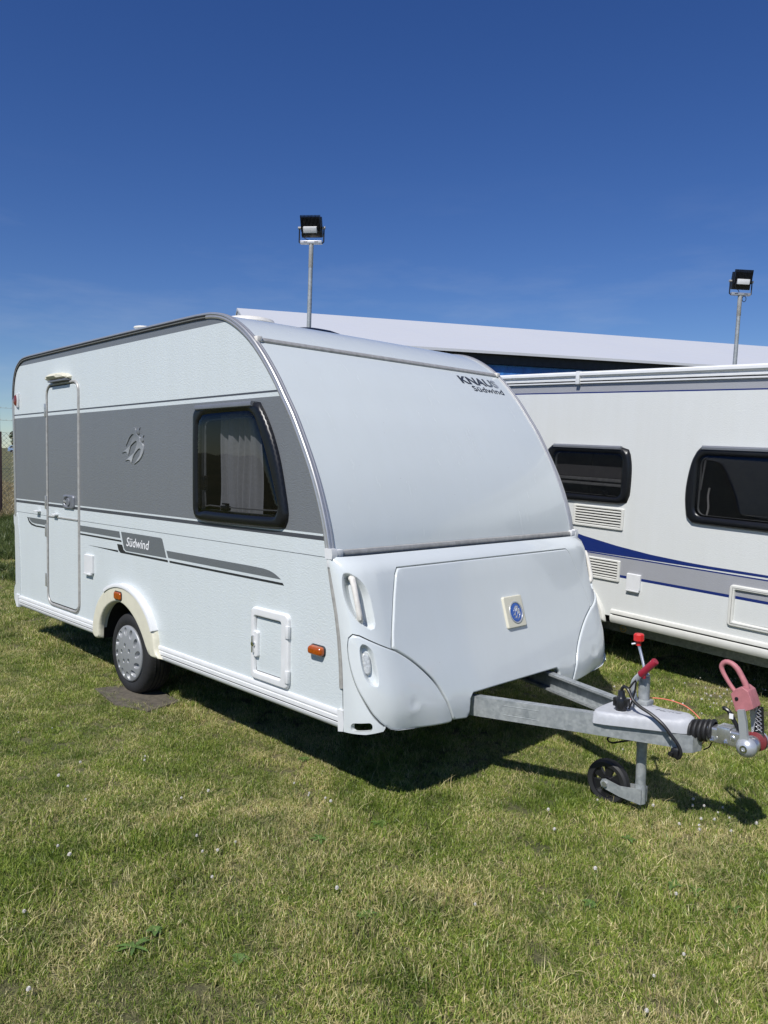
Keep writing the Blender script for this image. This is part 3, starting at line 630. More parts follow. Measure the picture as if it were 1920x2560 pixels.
# silver swallows on the window band
em = panel('swallow_emblem', SWA, flat_side(-.002), 'fading_silver', ROOT, h=.005, r=.004, ds=.02, grid=.03, thick=.003)
for q in SWH: panel('swallow_head', q, flat_side(-.002), 'fading_silver', em, h=.005, r=.004, ds=.02, grid=.03, thick=.003)
# lettering
PFz = np.array([p for p in PR[iA:iB + 1]])
def fpt(y, z, d):
    x = np.interp(z, PFz[:, 1], PFz[:, 0]); dx = (np.interp(z + .01, PFz[:, 1], PFz[:, 0]) - x) / .01
    n_ = np.array([1, -dx]) / math.hypot(1, dx); k = np.interp(z, PFz[:, 1], np.arange(len(PFz))) / (len(PFz) - 1)
    dd = d - .004 + .016 * (1 - abs(2 * y / W - 1) ** 3) * max(0.0, math.sin(math.pi * min(1, k))) ** .5
    return (x + n_[0] * dd, y, z + n_[1] * dd)
lettering('front_lettering', 'KNAUS', lambda u, v: fpt(1.722 + u * .438, 2.321 + v * .062, .0022), 'fading_letter', ROOT, bold=.035)
lettering('front_lettering', 'S\u00fcdwind', lambda u, v: fpt(1.80 + u * .362, 2.268 + v * .042, .0022), 'dark_letter', ROOT, bold=.012)
# ---- printed stripes on the side
SD = flat_side(-.0012)
g1 = [(-4.222, 1.203), (-4.195, 1.178), (-4.15, 1.162), (-4.079, 1.156), (-2.412, 1.156), (-2.431, 1.203)]
stripes = sheet('side_stripe', g1, SD, 'decor_grey', ROOT)
sheet('side_stripe', catmull([(-4.262, 1.203), (-4.228, 1.165), (-4.165, 1.138), (-4.051, 1.128)], .03) + [(-2.393, 1.128), (-2.402, 1.1405), (-4.05, 1.1405), (-4.15, 1.152), (-4.208, 1.174), (-4.232, 1.203)], SD, 'decor_black', ROOT)
plate = sheet('stripe_plate', [(-2.403, 1.204), (-1.817, 1.204), (-1.795, 1.2), (-1.787, 1.19), (-1.733, 1.074), (-2.316, 1.069), (-2.345, 1.076), (-2.358, 1.092)], SD, 'decor_grey', ROOT)
lettering('side_lettering', 'S\u00fcdwind', lambda u, v: (-2.315 + u * .345, -.0027, 1.105 + v * .066), 'white_letter', plate, bold=.010, shear=.2)
sheet('side_stripe', [(-2.467, 1.108), (-2.385, 1.108), (-2.362, 1.073), (-2.33, 1.061), (-1.718, 1.061), (-1.71, 1.047), (-2.412, 1.047), (-2.442, 1.062)], SD, 'decor_black', ROOT)
sheet('side_stripe', [(-2.959, 1.057), (-2.455, 1.061), (-2.449, 1.048)], SD, 'decor_black', ROOT)
sheet('side_stripe', [(-1.733, 1.124), (-.75, 1.124)] + catmull([(-.62, 1.122), (-.555, 1.115), (-.50, 1.1), (-.452, 1.078)], .02) + [(-1.708, 1.078)], SD, 'decor_grey', ROOT)
sheet('side_stripe', [(-1.694, 1.060), (-.436, 1.060), (-.422, 1.047), (-1.688, 1.047)], SD, 'decor_black', ROOT)
MB().box((-4.52, -.0012, 1.2385), (-.075, .001, 1.2405)).build('wall_seam', 'decor_black', ROOT)
# ---- door
DO = rr(-3.788, .474, -3.117, 2.366, .1, 8); DI = rr(-3.757, .506, -3.15, 2.336, .075, 8)
door = panel('door', DI, flat_side(-.001), 'wall_main', ROOT, h=.004, r=.006, ds=.3, grid=.3, thick=.002)
panel('door_frame', DO, flat_side(0), 'alu_dull', door, h=.014, r=.012, ds=.3, grid=1, holes=[rr(-3.763, .5, -3.144, 2.342, .08, 8)], thick=.004)
panel('door_seal', rr(-3.764, .499, -3.143, 2.343, .081, 8), flat_side(-.0005), 'rubber', door, h=.004, r=.002, ds=.3, grid=1, holes=[DI], thick=.003)
for z0, z1 in ((2.087, 2.2), (1.3, 1.414), (1.061, 1.17), (.63, .746)):
    h_ = MB(); h_.box((-3.80, -.021, z0), (-3.768, -.004, z1), .004)
    for k in range(1, 3): h_.box((-3.801, -.0225, z0 + (z1 - z0) * k / 3 - .0015), (-3.767, -.02, z0 + (z1 - z0) * k / 3 + .0015))
    h_.build('hinge', 'alu', door)
lk = panel('door_lock', rr(-3.425, 1.322, -3.205, 1.44, .03), flat_side(-.004), 'lock_grey', door, h=.018, r=.014, ds=.02, grid=.03, thick=.004, dents=[(ell(-3.33, 1.381, .07, .045, 30), .016, .012)])
MB().lathe([(.0, -.03), (.03, -.03), (.035, -.026), (.036, -.01)], (-3.30, 0, 1.381), 'y', 24).build('lock_barrel', 'lock_grey', lk)
MB().box((-3.40, -.024, 1.372), (-3.31, -.012, 1.392), .004).build('handle_bar', 'alu', lk)
MB().box((-3.755, -.0115, 1.235), (-3.155, -.004, 1.247), .002).build('door_trim', 'alu_dull', door)
for x, z in ((-3.965, 1.262), (-3.572, 1.254)):
    k = MB(); k.box((x - .02, -.008, z - .014), (x + .02, 0, z + .014), .003); k.box((x - .045, -.04, z + .002), (x + .03, -.006, z + .016), .005); k.build('door_catch', 'white_plastic', ROOT)
aw = panel('awning_lamp', [(-3.70, 2.378), (-3.27, 2.378), (-3.265, 2.4), (-3.33, 2.425), (-3.46, 2.442), (-3.62, 2.443), (-3.685, 2.425), (-3.705, 2.4)], flat_side(0), 'cream_plastic', ROOT, h=.075, r=.05, ds=.02, grid=.03, thick=.002, sharp=25)
MB().box((-3.64, -.05, 2.366), (-3.28, -.002, 2.3785), .003).build('lamp_base', 'lock_grey', aw)
# ---- service covers and lamps on the side
sq = panel('socket_cover', rr(-3.008, .838, -2.862, .985, .008), flat_side(0), 'white_plastic', ROOT, h=.02, r=.006, ds=.05, grid=.1, thick=.002)
MB().box((-3.0, -.03, .826), (-2.875, -.004, .84), .004).build('cover_lip', 'white_plastic', sq)
HO = rr(-.718, .47, -.356, .894, .035); HI = rr(-.68, .518, -.428, .84, .008, 2)
hf = panel('locker_hatch', HO, flat_side(0), 'white_plastic', ROOT, h=.02, r=.012, ds=.05, grid=.2, holes=[HI], thick=.002)
panel('hatch_panel', rr(-.678, .52, -.43, .837, .007, 2), flat_side(0), 'wall_far', hf, h=.006, r=.003, ds=.3, grid=.3, thick=.002)
panel('hatch_gap', HI, flat_side(-.0005), 'decor_black', hf, grid=5, ds=5, thick=0, holes=[rr(-.676, .522, -.432, .835, .006, 2)])
panel('hatch_latch_plate', rr(-.69, .602, -.642, .755, .015), flat_side(-.006), 'white_plastic', hf, h=.016, r=.005, ds=.03, grid=.1, thick=.006)
l_ = MB(); l_.lathe([(0, -.034), (.014, -.034), (.016, -.03), (.016, -.02)], (-.678, 0, .678), 'y', 20); l_.box((-.684, -.036, .628), (-.672, -.022, .728), .004); l_.build('hatch_latch', 'chrome', hf)
for z0, z1 in ((.76, .83), (.51, .58)): MB().box((-.378, -.027, z0), (-.35, -.006, z1), .004).build('hatch_hinge', 'white_plastic', hf)
def side_lamp(name, x0, z0, x1, z1, mat, base, y=0.0, h=.028):
    b_ = panel(name, rr(x0 - .004, z0 - .004, x1 + .004, z1 + .004, .02), flat_side(y), base, ROOT, h=.01, r=.006, ds=.02, grid=.1, thick=.002)
    panel('lens', rr(x0, z0, x1, z1, .018), flat_side(y - .009), mat, b_, h=h, r=.014, ds=.015, grid=.02, thick=.003); return b_
side_lamp('side_marker', -.174, .715, -.06, .765, 'lens_amber', 'rubber')
panel('rear_marker', catmull([(-4.527, 2.25), (-4.48, 2.315), (-4.452, 2.32), (-4.43, 2.26), (-4.448, 2.198), (-4.48, 2.205)], .02, True), flat_side(0), 'lens_red', ROOT, h=.035, r=.035, ds=.015, grid=.02, thick=.002)
MB().box((-4.452, -.02, 2.195), (-4.43, -.0, 2.325), .006).build('marker_base', 'white_plastic', ROOT)
# ---- side window (opening in the wall, room behind it)
wf = panel('side_window', WIN_OUT, flat_side(0), 'black_gloss', ROOT, h=.030, r=.034, ds=.03, grid=.05, holes=[WIN_IN], thick=.002, sharp=60)
panel('pane', [tuple(p) for p in offs(dens(WIN_IN, .03), -.012)], flat_side(-.020), 'tint_main', wf, h=.008, r=.06, ds=.03, grid=.06, thick=0, sharp=60)
wt = MB(); wt.prism([(0, 0), (-.026, 0), (-.032, -.012), (-.03, -.026), (-.024, -.03), (0, -.03)], lambda a, b: (-1.31, a - .012, 2.078 + b), lambda a, b: (-.70, a - .012, 2.078 + b)); wt.build('window_top_rail', 'lock_grey', wf)
MB().tube([(-1.268, .014, 1.90), (-1.267, .014, 1.62)], .006, 8).build('window_stay', 'alu_dull', wf)
st = MB(); st.box((-1.284, -.004, 1.55), (-1.25, .02, 1.64), .005); st.build('stay_knob', 'black_plastic', wf)
st = MB(); st.box((-1.06, -.01, 1.432), (-.985, .02, 1.462), .006); st.box((-1.052, -.004, 1.468), (-.99, .012, 1.478), .004); st.box((-1.02, -.002, 1.455), (-.99, .012, 1.475), .003); st.build('window_catch', 'black_plastic', wf)
panel('seal_bead', [tuple(p) for p in offs(dens(WIN_IN, .03), .02)], flat_side(.012), 'alu_dull', wf, h=.004, r=.003, ds=.03, grid=1, holes=[[tuple(p) for p in offs(dens(WIN_IN, .03), .028)]], thick=.004)
cu = []; cf = []
nx = 120
for i in range(nx + 1):
    u = i / nx; x0 = -1.225 + u * .395
    ph = u * 2 * math.pi * 5.2 + .9 * math.sin(u * 9)
    for j in range(13):
        v = j / 12; z = 1.42 + v * .62; amp = .012 + .016 * (1 - v) ** .6
        cu.append((x0 + (1 - v) * .03 * (u - .3), .10 + amp * math.sin(ph) + .006 * math.sin(ph * 2.3 + 1.5 * v) + .008 * math.sin(v * 5 + u * 6), z))
for i in range(nx):
    for j in range(12): cf.append((i * 13 + j, (i + 1) * 13 + j, (i + 1) * 13 + j + 1, i * 13 + j + 1))
mk('curtain', cu, cf, 'curtain_cloth', wf, 80)
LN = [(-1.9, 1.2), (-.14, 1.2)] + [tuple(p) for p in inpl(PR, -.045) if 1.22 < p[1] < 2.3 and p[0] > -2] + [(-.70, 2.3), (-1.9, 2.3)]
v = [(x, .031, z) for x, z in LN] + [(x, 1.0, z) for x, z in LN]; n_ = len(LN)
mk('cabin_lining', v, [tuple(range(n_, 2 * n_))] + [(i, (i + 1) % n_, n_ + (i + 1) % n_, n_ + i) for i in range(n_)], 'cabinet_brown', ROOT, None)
# ---- skirt
SK = [(0.002, .462), (-.010, .459), (-.013, .452), (-.013, .437), (-.009, .433), (-.009, .428), (-.013, .424), (-.013, .404), (-.0095, .402), (-.0095, .397), (-.013, .395), (-.012, .383), (-.005, .369), (.008, .361), (.03, .358), (.03, .45)]
def skirt(x0, x1, far=False):
    MB().prism(SK, lambda y, z: (x0, W - y if far else y, z), lambda y, z: (x1, W - y if far else y, z)).build('skirt_rail', 'white_plastic', ROOT)
    MB().box((x0 + .002, (W + .0091) if far else -.0105, .3975), (x1 - .002, (W + .0105) if far else -.0091, .4015)).build('skirt_groove', 'decor_black', ROOT)
skirt(-4.50, -2.79); skirt(-1.84, .075); skirt(-4.5, -2.79, True); skirt(-1.84, .075, True)
for far in (0, 1):
    Y = (lambda y: W - y) if far else (lambda y: y)
    e_ = MB(); e_.prism([(.06, .468), (.103, .468), (.112, .40), (.108, .362), (.07, .354)], lambda x, z: (x, Y(-.018), z), lambda x, z: (x, Y(.03), z)); e_.build('skirt_end_cap', 'white_plastic', ROOT)
    e_ = MB(); e_.prism([(-4.45, .468), (-4.52, .468), (-4.53, .40), (-4.50, .354), (-4.45, .354)], lambda x, z: (x, Y(-.02), z), lambda x, z: (x, Y(.03), z)); e_.build('skirt_end_cap', 'white_plastic', ROOT)
RB = [(-4.44, .40), (-4.44, .75), (-4.455, 1.0), (-4.50, 1.215), (-4.55, 1.225), (-4.588, 1.2), (-4.584, 1.13), (-4.565, 1.1), (-4.556, .8), (-4.553, .56), (-4.585, .52), (-4.598, .47), (-4.59, .41), (-4.55, .37), (-4.47, .36)]
MB().prism(RB, lambda x, z: (x, -.006, z), lambda x, z: (x, W + .006, z)).build('rear_bumper', 'gel_lower', ROOT)
# ---- wheel arch and wheels
def arch_loop(): return catmull([(-2.825, .40), (-2.80, .52), (-2.735, .64), (-2.63, .735), (-2.52, .79), (-2.40, .818), (-2.27, .82), (-2.15, .796), (-2.03, .745), (-1.935, .672), (-1.868, .59), (-1.83, .50), (-1.815, .43), (-1.76, .372)], .03)
def arch_in(): return catmull([(-1.90, .366), (-1.955, .42), (-2.02, .506), (-2.10, .582), (-2.19, .638), (-2.288, .674), (-2.382, .683), (-2.467, .668), (-2.565, .622), (-2.643, .551), (-2.69, .46), (-2.70, .362)], .03)
AR = arch_loop() + arch_in() + [(-2.76, .352), (-2.81, .37)]
ST = [p for p in arch_loop()]
for far in (0, 1):
    Sf = (lambda a, b: (a, W, b)) if far else flat_side(0.0)
    ar = panel('wheel_arch', list(reversed(AR)), Sf, 'cream_plastic', ROOT, h=.042, r=.02, ds=.03, grid=.06, thick=.0, flip=bool(far), sharp=45)
    k = [i for i, p in enumerate(ST) if p[0] > -2.62 and p[1] > .53]; seg = np.array([ST[i] for i in k]); o1 = inpl(seg, .0)
    sg = MB(); sec = [(.004, .0), (.004, -.046), (-.004, -.05), (-.02, -.049), (-.02, -.04)]
    v = []; f = []; n_ = np.gradient(seg, axis=0); n_ /= np.linalg.norm(n_, axis=1)[:, None]; nn = np.stack([-n_[:, 1], n_[:, 0]], 1)
    for p, q in zip(seg, nn):
        for a, y in sec: v.append((p[0] + q[0] * a, W - y if far else y, p[1] + q[1] * a))
    for i in range(len(seg) - 1):
        for j in range(4): f.append((i * 5 + j, i * 5 + j + 1, (i + 1) * 5 + j + 1, (i + 1) * 5 + j))
    f += [(0, 1, 2, 3, 4), tuple(range((len(seg) - 1) * 5 + 4, (len(seg) - 1) * 5 - 1, -1))]
    mk('arch_lit_edge', v, f, 'white_plastic', ar, 40, True)  # lit outer edge of the arch, its brightness put into a white strip
    lb = panel('arch_lamp', rr(-2.425, .703, -2.302, .772, .02), (lambda a, b: (a, W + .04, b)) if far else flat_side(-.038), 'rubber', ar, h=.008, r=.004, ds=.03, grid=.1, thick=.004, flip=bool(far))
    panel('lens', rr(-2.418, .709, -2.309, .766, .017), (lambda a, b: (a, W + .046, b)) if far else flat_side(-.044), 'lens_amber', lb, h=.012, r=.01, ds=.02, grid=.02, thick=.003, flip=bool(far))
    # inner wheel house
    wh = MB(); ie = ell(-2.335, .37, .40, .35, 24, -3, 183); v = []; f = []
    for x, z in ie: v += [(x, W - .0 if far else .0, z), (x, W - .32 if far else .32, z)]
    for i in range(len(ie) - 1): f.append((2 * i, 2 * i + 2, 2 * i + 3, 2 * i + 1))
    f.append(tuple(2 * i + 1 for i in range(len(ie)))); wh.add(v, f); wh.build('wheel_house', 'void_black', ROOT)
    wh = MB(); wh.prism(ell(-2.335, .37, .372, .318, 24, 4, 176), lambda x, z: (x, (W + .03) if far else -.03, z), lambda x, z: (x, (W + .03) if far else -.03, z)) if False else None
    # wheel
    s_ = -1 if far else 1; yo = W - .03 if far else .03
    CX, CZ, RT = -2.345, .302, .303
    tp = [(.205, .012), (.222, .0), (.25, -.004), (.272, .001), (.288, .012), (.297, .026), (.3005, .045)]
    tread = []
    for gy in (.07, .10, .13): tread += [(.303, gy - .008), (.296, gy - .006), (.296, gy - .001), (.303, gy + .001)]
    prof = tp + tread + [(.3005, .155), (.297, .174), (.288, .188), (.25, .204), (.205, .19)]
    t_ = MB(); t_.lathe([(r_, h_ * s_) for r_, h_ in prof], (CX, yo, CZ), 'y', 72)
    wheel = t_.build('wheel', 'tyre', ROOT, 30)
    sp = MB()
    for i in range(72):
        a = 2 * math.pi * i / 72; ca, sa = math.cos(a), math.sin(a); ta, tb = -sa, ca
        for yy0, yy1 in ((.02, .06), (.15, .185)):
            vv = []
            for rr_, w_ in ((.287, .004), (.3045, .0035)):
                for q in (-1, 1):
                    for y in (yy0, yy1):
                        rad = rr_ - (.012 if (rr_ > .29 and (y < .03 or y > .18)) else 0)
                        vv.append((CX + ca * rad + ta * q * w_ * 1.9, yo + y * s_, CZ + sa * rad + tb * q * w_ * 1.9))
            sp.add(vv, [(4, 5, 7, 6), (0, 1, 5, 4), (2, 6, 7, 3), (0, 4, 6, 2), (1, 3, 7, 5)])
    tag(sp.build('tread_block', 'tyre', wheel, None), kind='stuff')
    cp = []
    def dish(a, b):
        r_ = math.hypot(a, b); d = .012 - .020 * (r_ / .205) ** 2 if r_ < .18 else .012 - .020 * (.18 / .205) ** 2 - (r_ - .18) * .25
        return (CX + a, yo - (d + .004) * s_, CZ + b)
    ovals = []
    for i in range(12):
        a = 2 * math.pi * i / 12 + .13; oc = [(.160 + .031 * math.cos(q), .025 * math.sin(q) + .031 * math.cos(q) * .35) for q in np.linspace(0, 2 * math.pi, 18, endpoint=False)]
        ovals.append(([(x * math.cos(a) - y * math.sin(a), x * math.sin(a) + y * math.cos(a)) for x, y in oc], .024, .011))
    for i in range(5):
        a = 2 * math.pi * i / 5 + .5; ovals.append((ell(.062 * math.cos(a), .062 * math.sin(a), .017, .017, 16), .013, .006))
    panel('hub_cap', ell(0, 0, .208, .208, 72), dish, 'hub_silver', wheel, h=.012, r=.016, ds=.02, grid=.02, dents=ovals, thick=.01, flip=bool(far), sharp=50)
    for i in range(5):
        a = 2 * math.pi * i / 5 + .5; q = dish(.062 * math.cos(a), .062 * math.sin(a))
        MB().lathe([(0, -.013 * s_), (.006, -.012 * s_), (.009, -.006 * s_), (.009, .004 * s_)], (q[0], q[1] - .0 * s_, q[2]), 'y', 12).build('wheel_nut', 'chrome', wheel)
    MB().lathe([(0, .05 * s_), (.2, .05 * s_), (.205, .02 * s_)], (CX, yo, CZ), 'y', 32).build('rim', 'void_black', wheel)
MB().box((-2.40, .1, .25), (-2.29, W - .1, .36), .01).build('axle', 'galv', ROOT)
# ---- roof fittings
v_ = MB(); v_.lathe([(.0, .072), (.13, .07), (.175, .058), (.19, .035), (.185, .016), (.16, .012), (.15, -.03)], (-1.55, .52, 2.652), 'z', 32); v_.build('roof_vent', 'aged_white', ROOT)
v_ = MB(); v_.lathe([(.0, .085), (.07, .08), (.075, .072), (.05, .066), (.0, .066)], (-2.46, .21, 2.645), 'z', 24)
for i in range(3): v_.tube([(-2.46 + .04 * math.cos(i * 2.1), .21 + .04 * math.sin(i * 2.1), 2.63), (-2.46 + .04 * math.cos(i * 2.1), .21 + .04 * math.sin(i * 2.1), 2.715)], .006, 6)
v_.build('flue_cap', 'aged_white', ROOT)
sk_ = panel('skylight', rr(-1.95, .80, -1.3, 1.3, .2), lambda a, b: (a, b, 2.65), 'black_gloss', ROOT, h=.07, r=.24, ds=.04, grid=.06, thick=.01)
# ---- chassis, drawbar
def cbeam(y0, y1, sgn, name='drawbar_beam'):
    A_ = np.array([-.9, y0]); B_ = np.array([1.36, y1]); d = (B_ - A_) / np.linalg.norm(B_ - A_); n_ = np.array([-d[1], d[0]]) * sgn   # n_ points inwards
    sec = [(0, .335), (0, .445), (.05, .445), (.05, .432), (.006, .438), (.006, .342), (.05, .348), (.05, .335)]
    zf = lambda p: (p[0] - .35) * .012
    m_ = MB(); m_.prism(sec, lambda a, z: (A_[0] + n_[0] * a, A_[1] + n_[1] * a, z + zf(A_)), lambda a, z: (B_[0] + n_[0] * a, B_[1] + n_[1] * a, z + zf(B_)))
    return m_.build(name, 'galv', ROOT), A_, B_, d
yA = .762 - (.348 + .9) * .338; yB = .762 + (1.36 - .348) * .338
nb, A_, B_, dv = cbeam(yA, yB, 1); cbeam(W - yA, W - yB, -1)
def bl_pt(s, z, o=0.0):
    p = A_ + dv * s; return (p[0] + dv[1] * o, p[1] - dv[0] * o, z)
s0 = (.50 + .9) / dv[0]
lettering('embossed_lettering', 'AL-KO', lambda u, v: bl_pt(s0 + .012 + u * .17, .375 + v * .036, .0012), 'galv', nb, bold=.02)
for z in (.367, .419): MB().tube([bl_pt(s0 - .002, z, 0), bl_pt(s0 + .195, z, 0)], .0018, 6).build('embossed_frame', 'galv', nb)
for y in (.45, W - .45): MB().box((-3.6, y - .025, .33), (-.8, y + .025, .42)).build('chassis_beam', 'galv', ROOT)
MB().box((-.55, .55, .345), (-.49, 1.75, .42)).build('cross_member', 'galv', ROOT)
br = MB(); br.prism([(1.33, 1.075), (1.43, 1.095), (1.45, 1.15), (1.43, 1.205), (1.33, 1.225)], lambda x, y: (x, y, .325 + (x - 1.33) * .2), lambda x, y: (x, y, .425)); br.build('coupling_mount', 'galv', ROOT)
# overrun cover
COV = catmull([(.932, 1.01), (.922, 1.15), (.932, 1.29), (.965, 1.345), (1.02, 1.335), (1.12, 1.30), (1.26, 1.252), (1.38, 1.212), (1.425, 1.15), (1.38, 1.088), (1.26, 1.048), (1.12, 1.0), (1.02, .965), (.965, .955)], .03, True)
cv_ = panel('overrun_cover', COV, lambda a, b: (a, b, .412 + (a - .97) * .05), 'cover_grey', ROOT, h=.058, r=.022, ds=.02, grid=.03, thick=.004, sharp=50, hfun=lambda a, b: .022 * max(0, 1 - ((b - 1.16) / .07) ** 2) * max(0, min(1, (a - 1.05) / .06)) * max(0, min(1, (1.45 - a) / .1)))
lettering('cover_lettering', 'AL-KO', lambda u, v: (1.215 + u * .13, 1.125 + v * .04 + u * .012, .412 + .245 * .05 + u * .13 * .05 + .0805), 'cover_grey', cv_, bold=.02)
MB().lathe([(.034, -.012), (.034, .004), (.03, .01), (.0, .01)], (1.062, 1.06, .468), 'z', 20).build('socket_boss', 'cover_grey', cv_)
MB().lathe([(.024, 0), (.024, .008), (.018, .01), (0, .01)], (1.125, 1.055, .472), 'z', 18).build('cover_cap', 'cover_grey', cv_)
pg = MB(); pg.lathe([(.0, .478), (.029, .478), (.03, .49), (.028, .535), (.024, .546), (.019, .552), (.017, .575), (.015, .582), (0, .582)], (1.062, 1.06, 0), 'z', 20)
pg.box((1.022, 1.045, .495), (1.04, 1.075, .54), .004); pg.box((1.085, 1.045, .505), (1.105, 1.075, .545), .004)
plug = pg.build('cable_plug', 'black_plastic', ROOT)
cb = MB(); cb.tube(catmull([(1.062, 1.06, .565), (1.066, 1.058, .595), (1.078, 1.055, .607), (1.098, 1.05, .604), (1.118, 1.045, .58), (1.138, 1.04, .552), (1.18, 1.032, .529), (1.243, 1.03, .506), (1.304, 1.03, .471), (1.348, 1.035, .425), (1.384, 1.045, .377), (1.394, 1.048, .338), (1.376, 1.05, .312), (1.36, 1.05, .332)], .012), .0085, 10); cb.build('power_cable', 'cable', plug)
kb = MB(); kb.box((1.345, 1.035, .315), (1.385, 1.075, .36), .008); kb.tube([(1.352, 1.033, .336), (1.352, 1.02, .336)], .012, 12); kb.build('parking_plug', 'black_plastic', ROOT)
MB().tube(catmull([(1.10, 1.07, .60), (1.128, 1.08, .645), (1.122, 1.085, .58), (1.108, 1.08, .52), (1.098, 1.075, .488)], .02), .005, 8).build('handbrake_cable', 'cable', ROOT)
hb = MB(); hb.tube(catmull([(1.11, 1.13, .48), (1.095, 1.13, .55), (1.09, 1.13, .61), (1.105, 1.13, .642), (1.135, 1.13, .672)], .015), [.016] * 3 + [.015] * 40 if False else .0145, 10)
hbo = hb.build('handbrake_lever', 'silver_paint', ROOT)
hg = MB(); hg.tube([(1.128, 1.13, .664), (1.132, 1.13, .668), (1.15, 1.13, .69), (1.18, 1.13, .722), (1.204, 1.13, .748), (1.208, 1.13, .752)], [.019, .021, .0185, .0185, .0195, .017], 14); hg.box((1.138, 1.122, .648), (1.156, 1.138, .668), .004); hg.build('handbrake_grip', 'red_grip', hbo)
# jockey wheel
jt = MB(); JX, JY = 1.122, 1.185
jt.tube([(JX, JY, .50), (JX, JY, .645), (JX, JY, .652)], [.029, .029, .024], 20); jt.tube([(JX, JY, .27), (JX, JY, .51)], .0285, 20)
jw = jt.build('jockey_wheel', 'galv', ROOT)
MB().tube([(JX, JY, .07), (JX, JY, .3)], .0265, 20).build('jockey_tube', 'galv', jw)
MB().box((JX - .04, JY - .04, .495), (JX + .04, JY + .04, .525), .012).build('jockey_clamp', 'galv', jw)
MB().lathe([(.0, .668), (.02, .666), (.026, .658), (.026, .648)], (JX, JY, 0), 'z', 18).build('tube_cap', 'zinc', jw)
cr = MB(); cr.tube(catmull([(JX, JY, .655), (1.112, 1.195, .69), (1.085, 1.215, .745), (1.066, 1.225, .785), (1.062, 1.225, .80)], .02), .0075, 10); cr.build('crank', 'zinc', jw)
kn = MB(); kn.tube([(1.062, 1.225, .792), (1.062, 1.225, .815)], .013, 8); kn.tube([(1.062, 1.225, .815), (1.062, 1.225, .82), (1.062, 1.225, .85), (1.062, 1.225, .856)], [.022, .028, .028, .022], 8); kn.build('crank_knob', 'red_knob', jw, 20)
MB().tube([(1.03, 1.21, .797), (1.05, 1.22, .803)], .006, 8).build('knob_screw', 'zinc', jw)
WC = (.936, 1.185, .028)
tw = MB(); tw.lathe([(.085, -.024), (.108, -.028), (.119, -.018), (.122, 0), (.119, .018), (.108, .028), (.085, .024)], WC, 'y', 40); tw.build('jockey_tyre', 'rubber', jw)
hw = MB(); hw.lathe([(.0, -.012), (.026, -.02), (.03, -.02), (.03, .02), (.0, .02)], WC, 'y', 20); hw.lathe([(.09, -.02), (.082, -.02), (.082, .02), (.09, .02)], WC, 'y', 32)
for i in range(6):
    a = i * math.pi / 3 + .4; ca, sa = math.cos(a), math.sin(a); q = []
    for r_, w_ in ((.025, .013), (.086, .03)):
        for k in (-1, 1): q.append((r_ * ca - k * w_ * sa, r_ * sa + k * w_ * ca))
    hw.prism([q[0], q[2], q[3], q[1]], lambda x, z: (WC[0] + x, WC[1] - .014, WC[2] + z), lambda x, z: (WC[0] + x, WC[1] + .006, WC[2] + z))
hw.build('jockey_hub', 'black_plastic', jw)
for y in (-1, 1):
    fk = MB(); pl_ = [(.936 - .03, .022), (.918, .044), (.936, .050), (1.02, .036), (JX + .022, .055), (JX + .022, -.028), (1.02, -.022), (.936, -.006), (.916, 0.0)]
    fk.prism(pl_, lambda x, z: (x, WC[1] + y * .031, z), lambda x, z: (x, WC[1] + y * .035, z)); fk.build('fork_plate', 'galv', jw)
sk_ = MB(); sk_.tube([(JX, JY, -.03), (JX, JY, .06), (JX, JY, .10)], [.029, .029, .022], 16); sk_.build('fork_socket', 'galv', jw)
ax_ = MB(); ax_.tube([(.936, WC[1] - .045, .022), (.936, WC[1] + .045, .022)], .011, 12); ax_.tube([(.936, WC[1] - .047, .022), (.936, WC[1] - .036, .022)], .016, 6); ax_.build('fork_axle', 'zinc', jw)
# coupling head with stabiliser
be = MB(); pr_ = []
for i in range(5):
    x = i * .027; pr_ += [(.040, x), (.053, x + .006), (.056, x + .0125), (.053, x + .019), (.040, x + .025)]
be.lathe(pr_, (0, 0, 0), 'x', 28)
be.v = [(1.393 + x * .9, 1.15 + y, .437 + z * 1.02 + x * .22) for x, y, z in be.v]; be.build('rubber_bellows', 'rubber', ROOT)
sh = MB(); sh.prism(rr(-.038, -.036, .038, .038, .01, 4), lambda y, z: (1.49, 1.15 + y, .452 + z), lambda y, z: (1.66, 1.15 + y, .458 + z)); cpl = sh.build('coupling_head', 'zinc', ROOT)
s2 = MB(); s2.box((1.535, 1.108, .43), (1.60, 1.192, .505), .01); s2.build('coupling_clamp', 'zinc', cpl)
for x, z in ((1.515, .432), (1.582, .436)):
    bo = MB(); bo.lathe([(0, -.016), (.009, -.016), (.011, -.012), (.011, 0)], (x, 1.108, z), 'y', 6); bo.lathe([(0, -.024), (.005, -.024), (.005, -.01)], (x, 1.108, z), 'y', 10); bo.build('coupling_bolt', 'chrome', cpl)
MB().lathe([(0, -.004), (.008, -.004), (.012, -.002), (.014, .0)], (1.612, 1.111, .462), 'y', 16).build('coupling_rivet', 'zinc', cpl)
BX, BZ = 1.680, .440
bh = MB(); bh.lathe([(0, -.035), (.03, -.035), (.04, -.02), (.042, .0), (.04, .02), (.03, .035), (0, .035)], (BX, 1.155, BZ), 'y', 24); bh.build('ball_socket', 'zinc', cpl)
MB().lathe([(0, -.040), (.014, -.039), (.03, -.032), (.043, -.018), (.048, -.002), (.046, .006), (.03, .012)], (BX, 1.105, BZ), 'y', 36).build('friction_cap', 'silver_paint', cpl)
dd = MB(); dd.lathe([(.017, -.041), (.016, -.0425), (.010, -.0425), (.0095, -.03), (0, -.03)], (BX, 1.105, BZ), 'y', 24); dd.build('cap_screw', 'chrome', cpl)
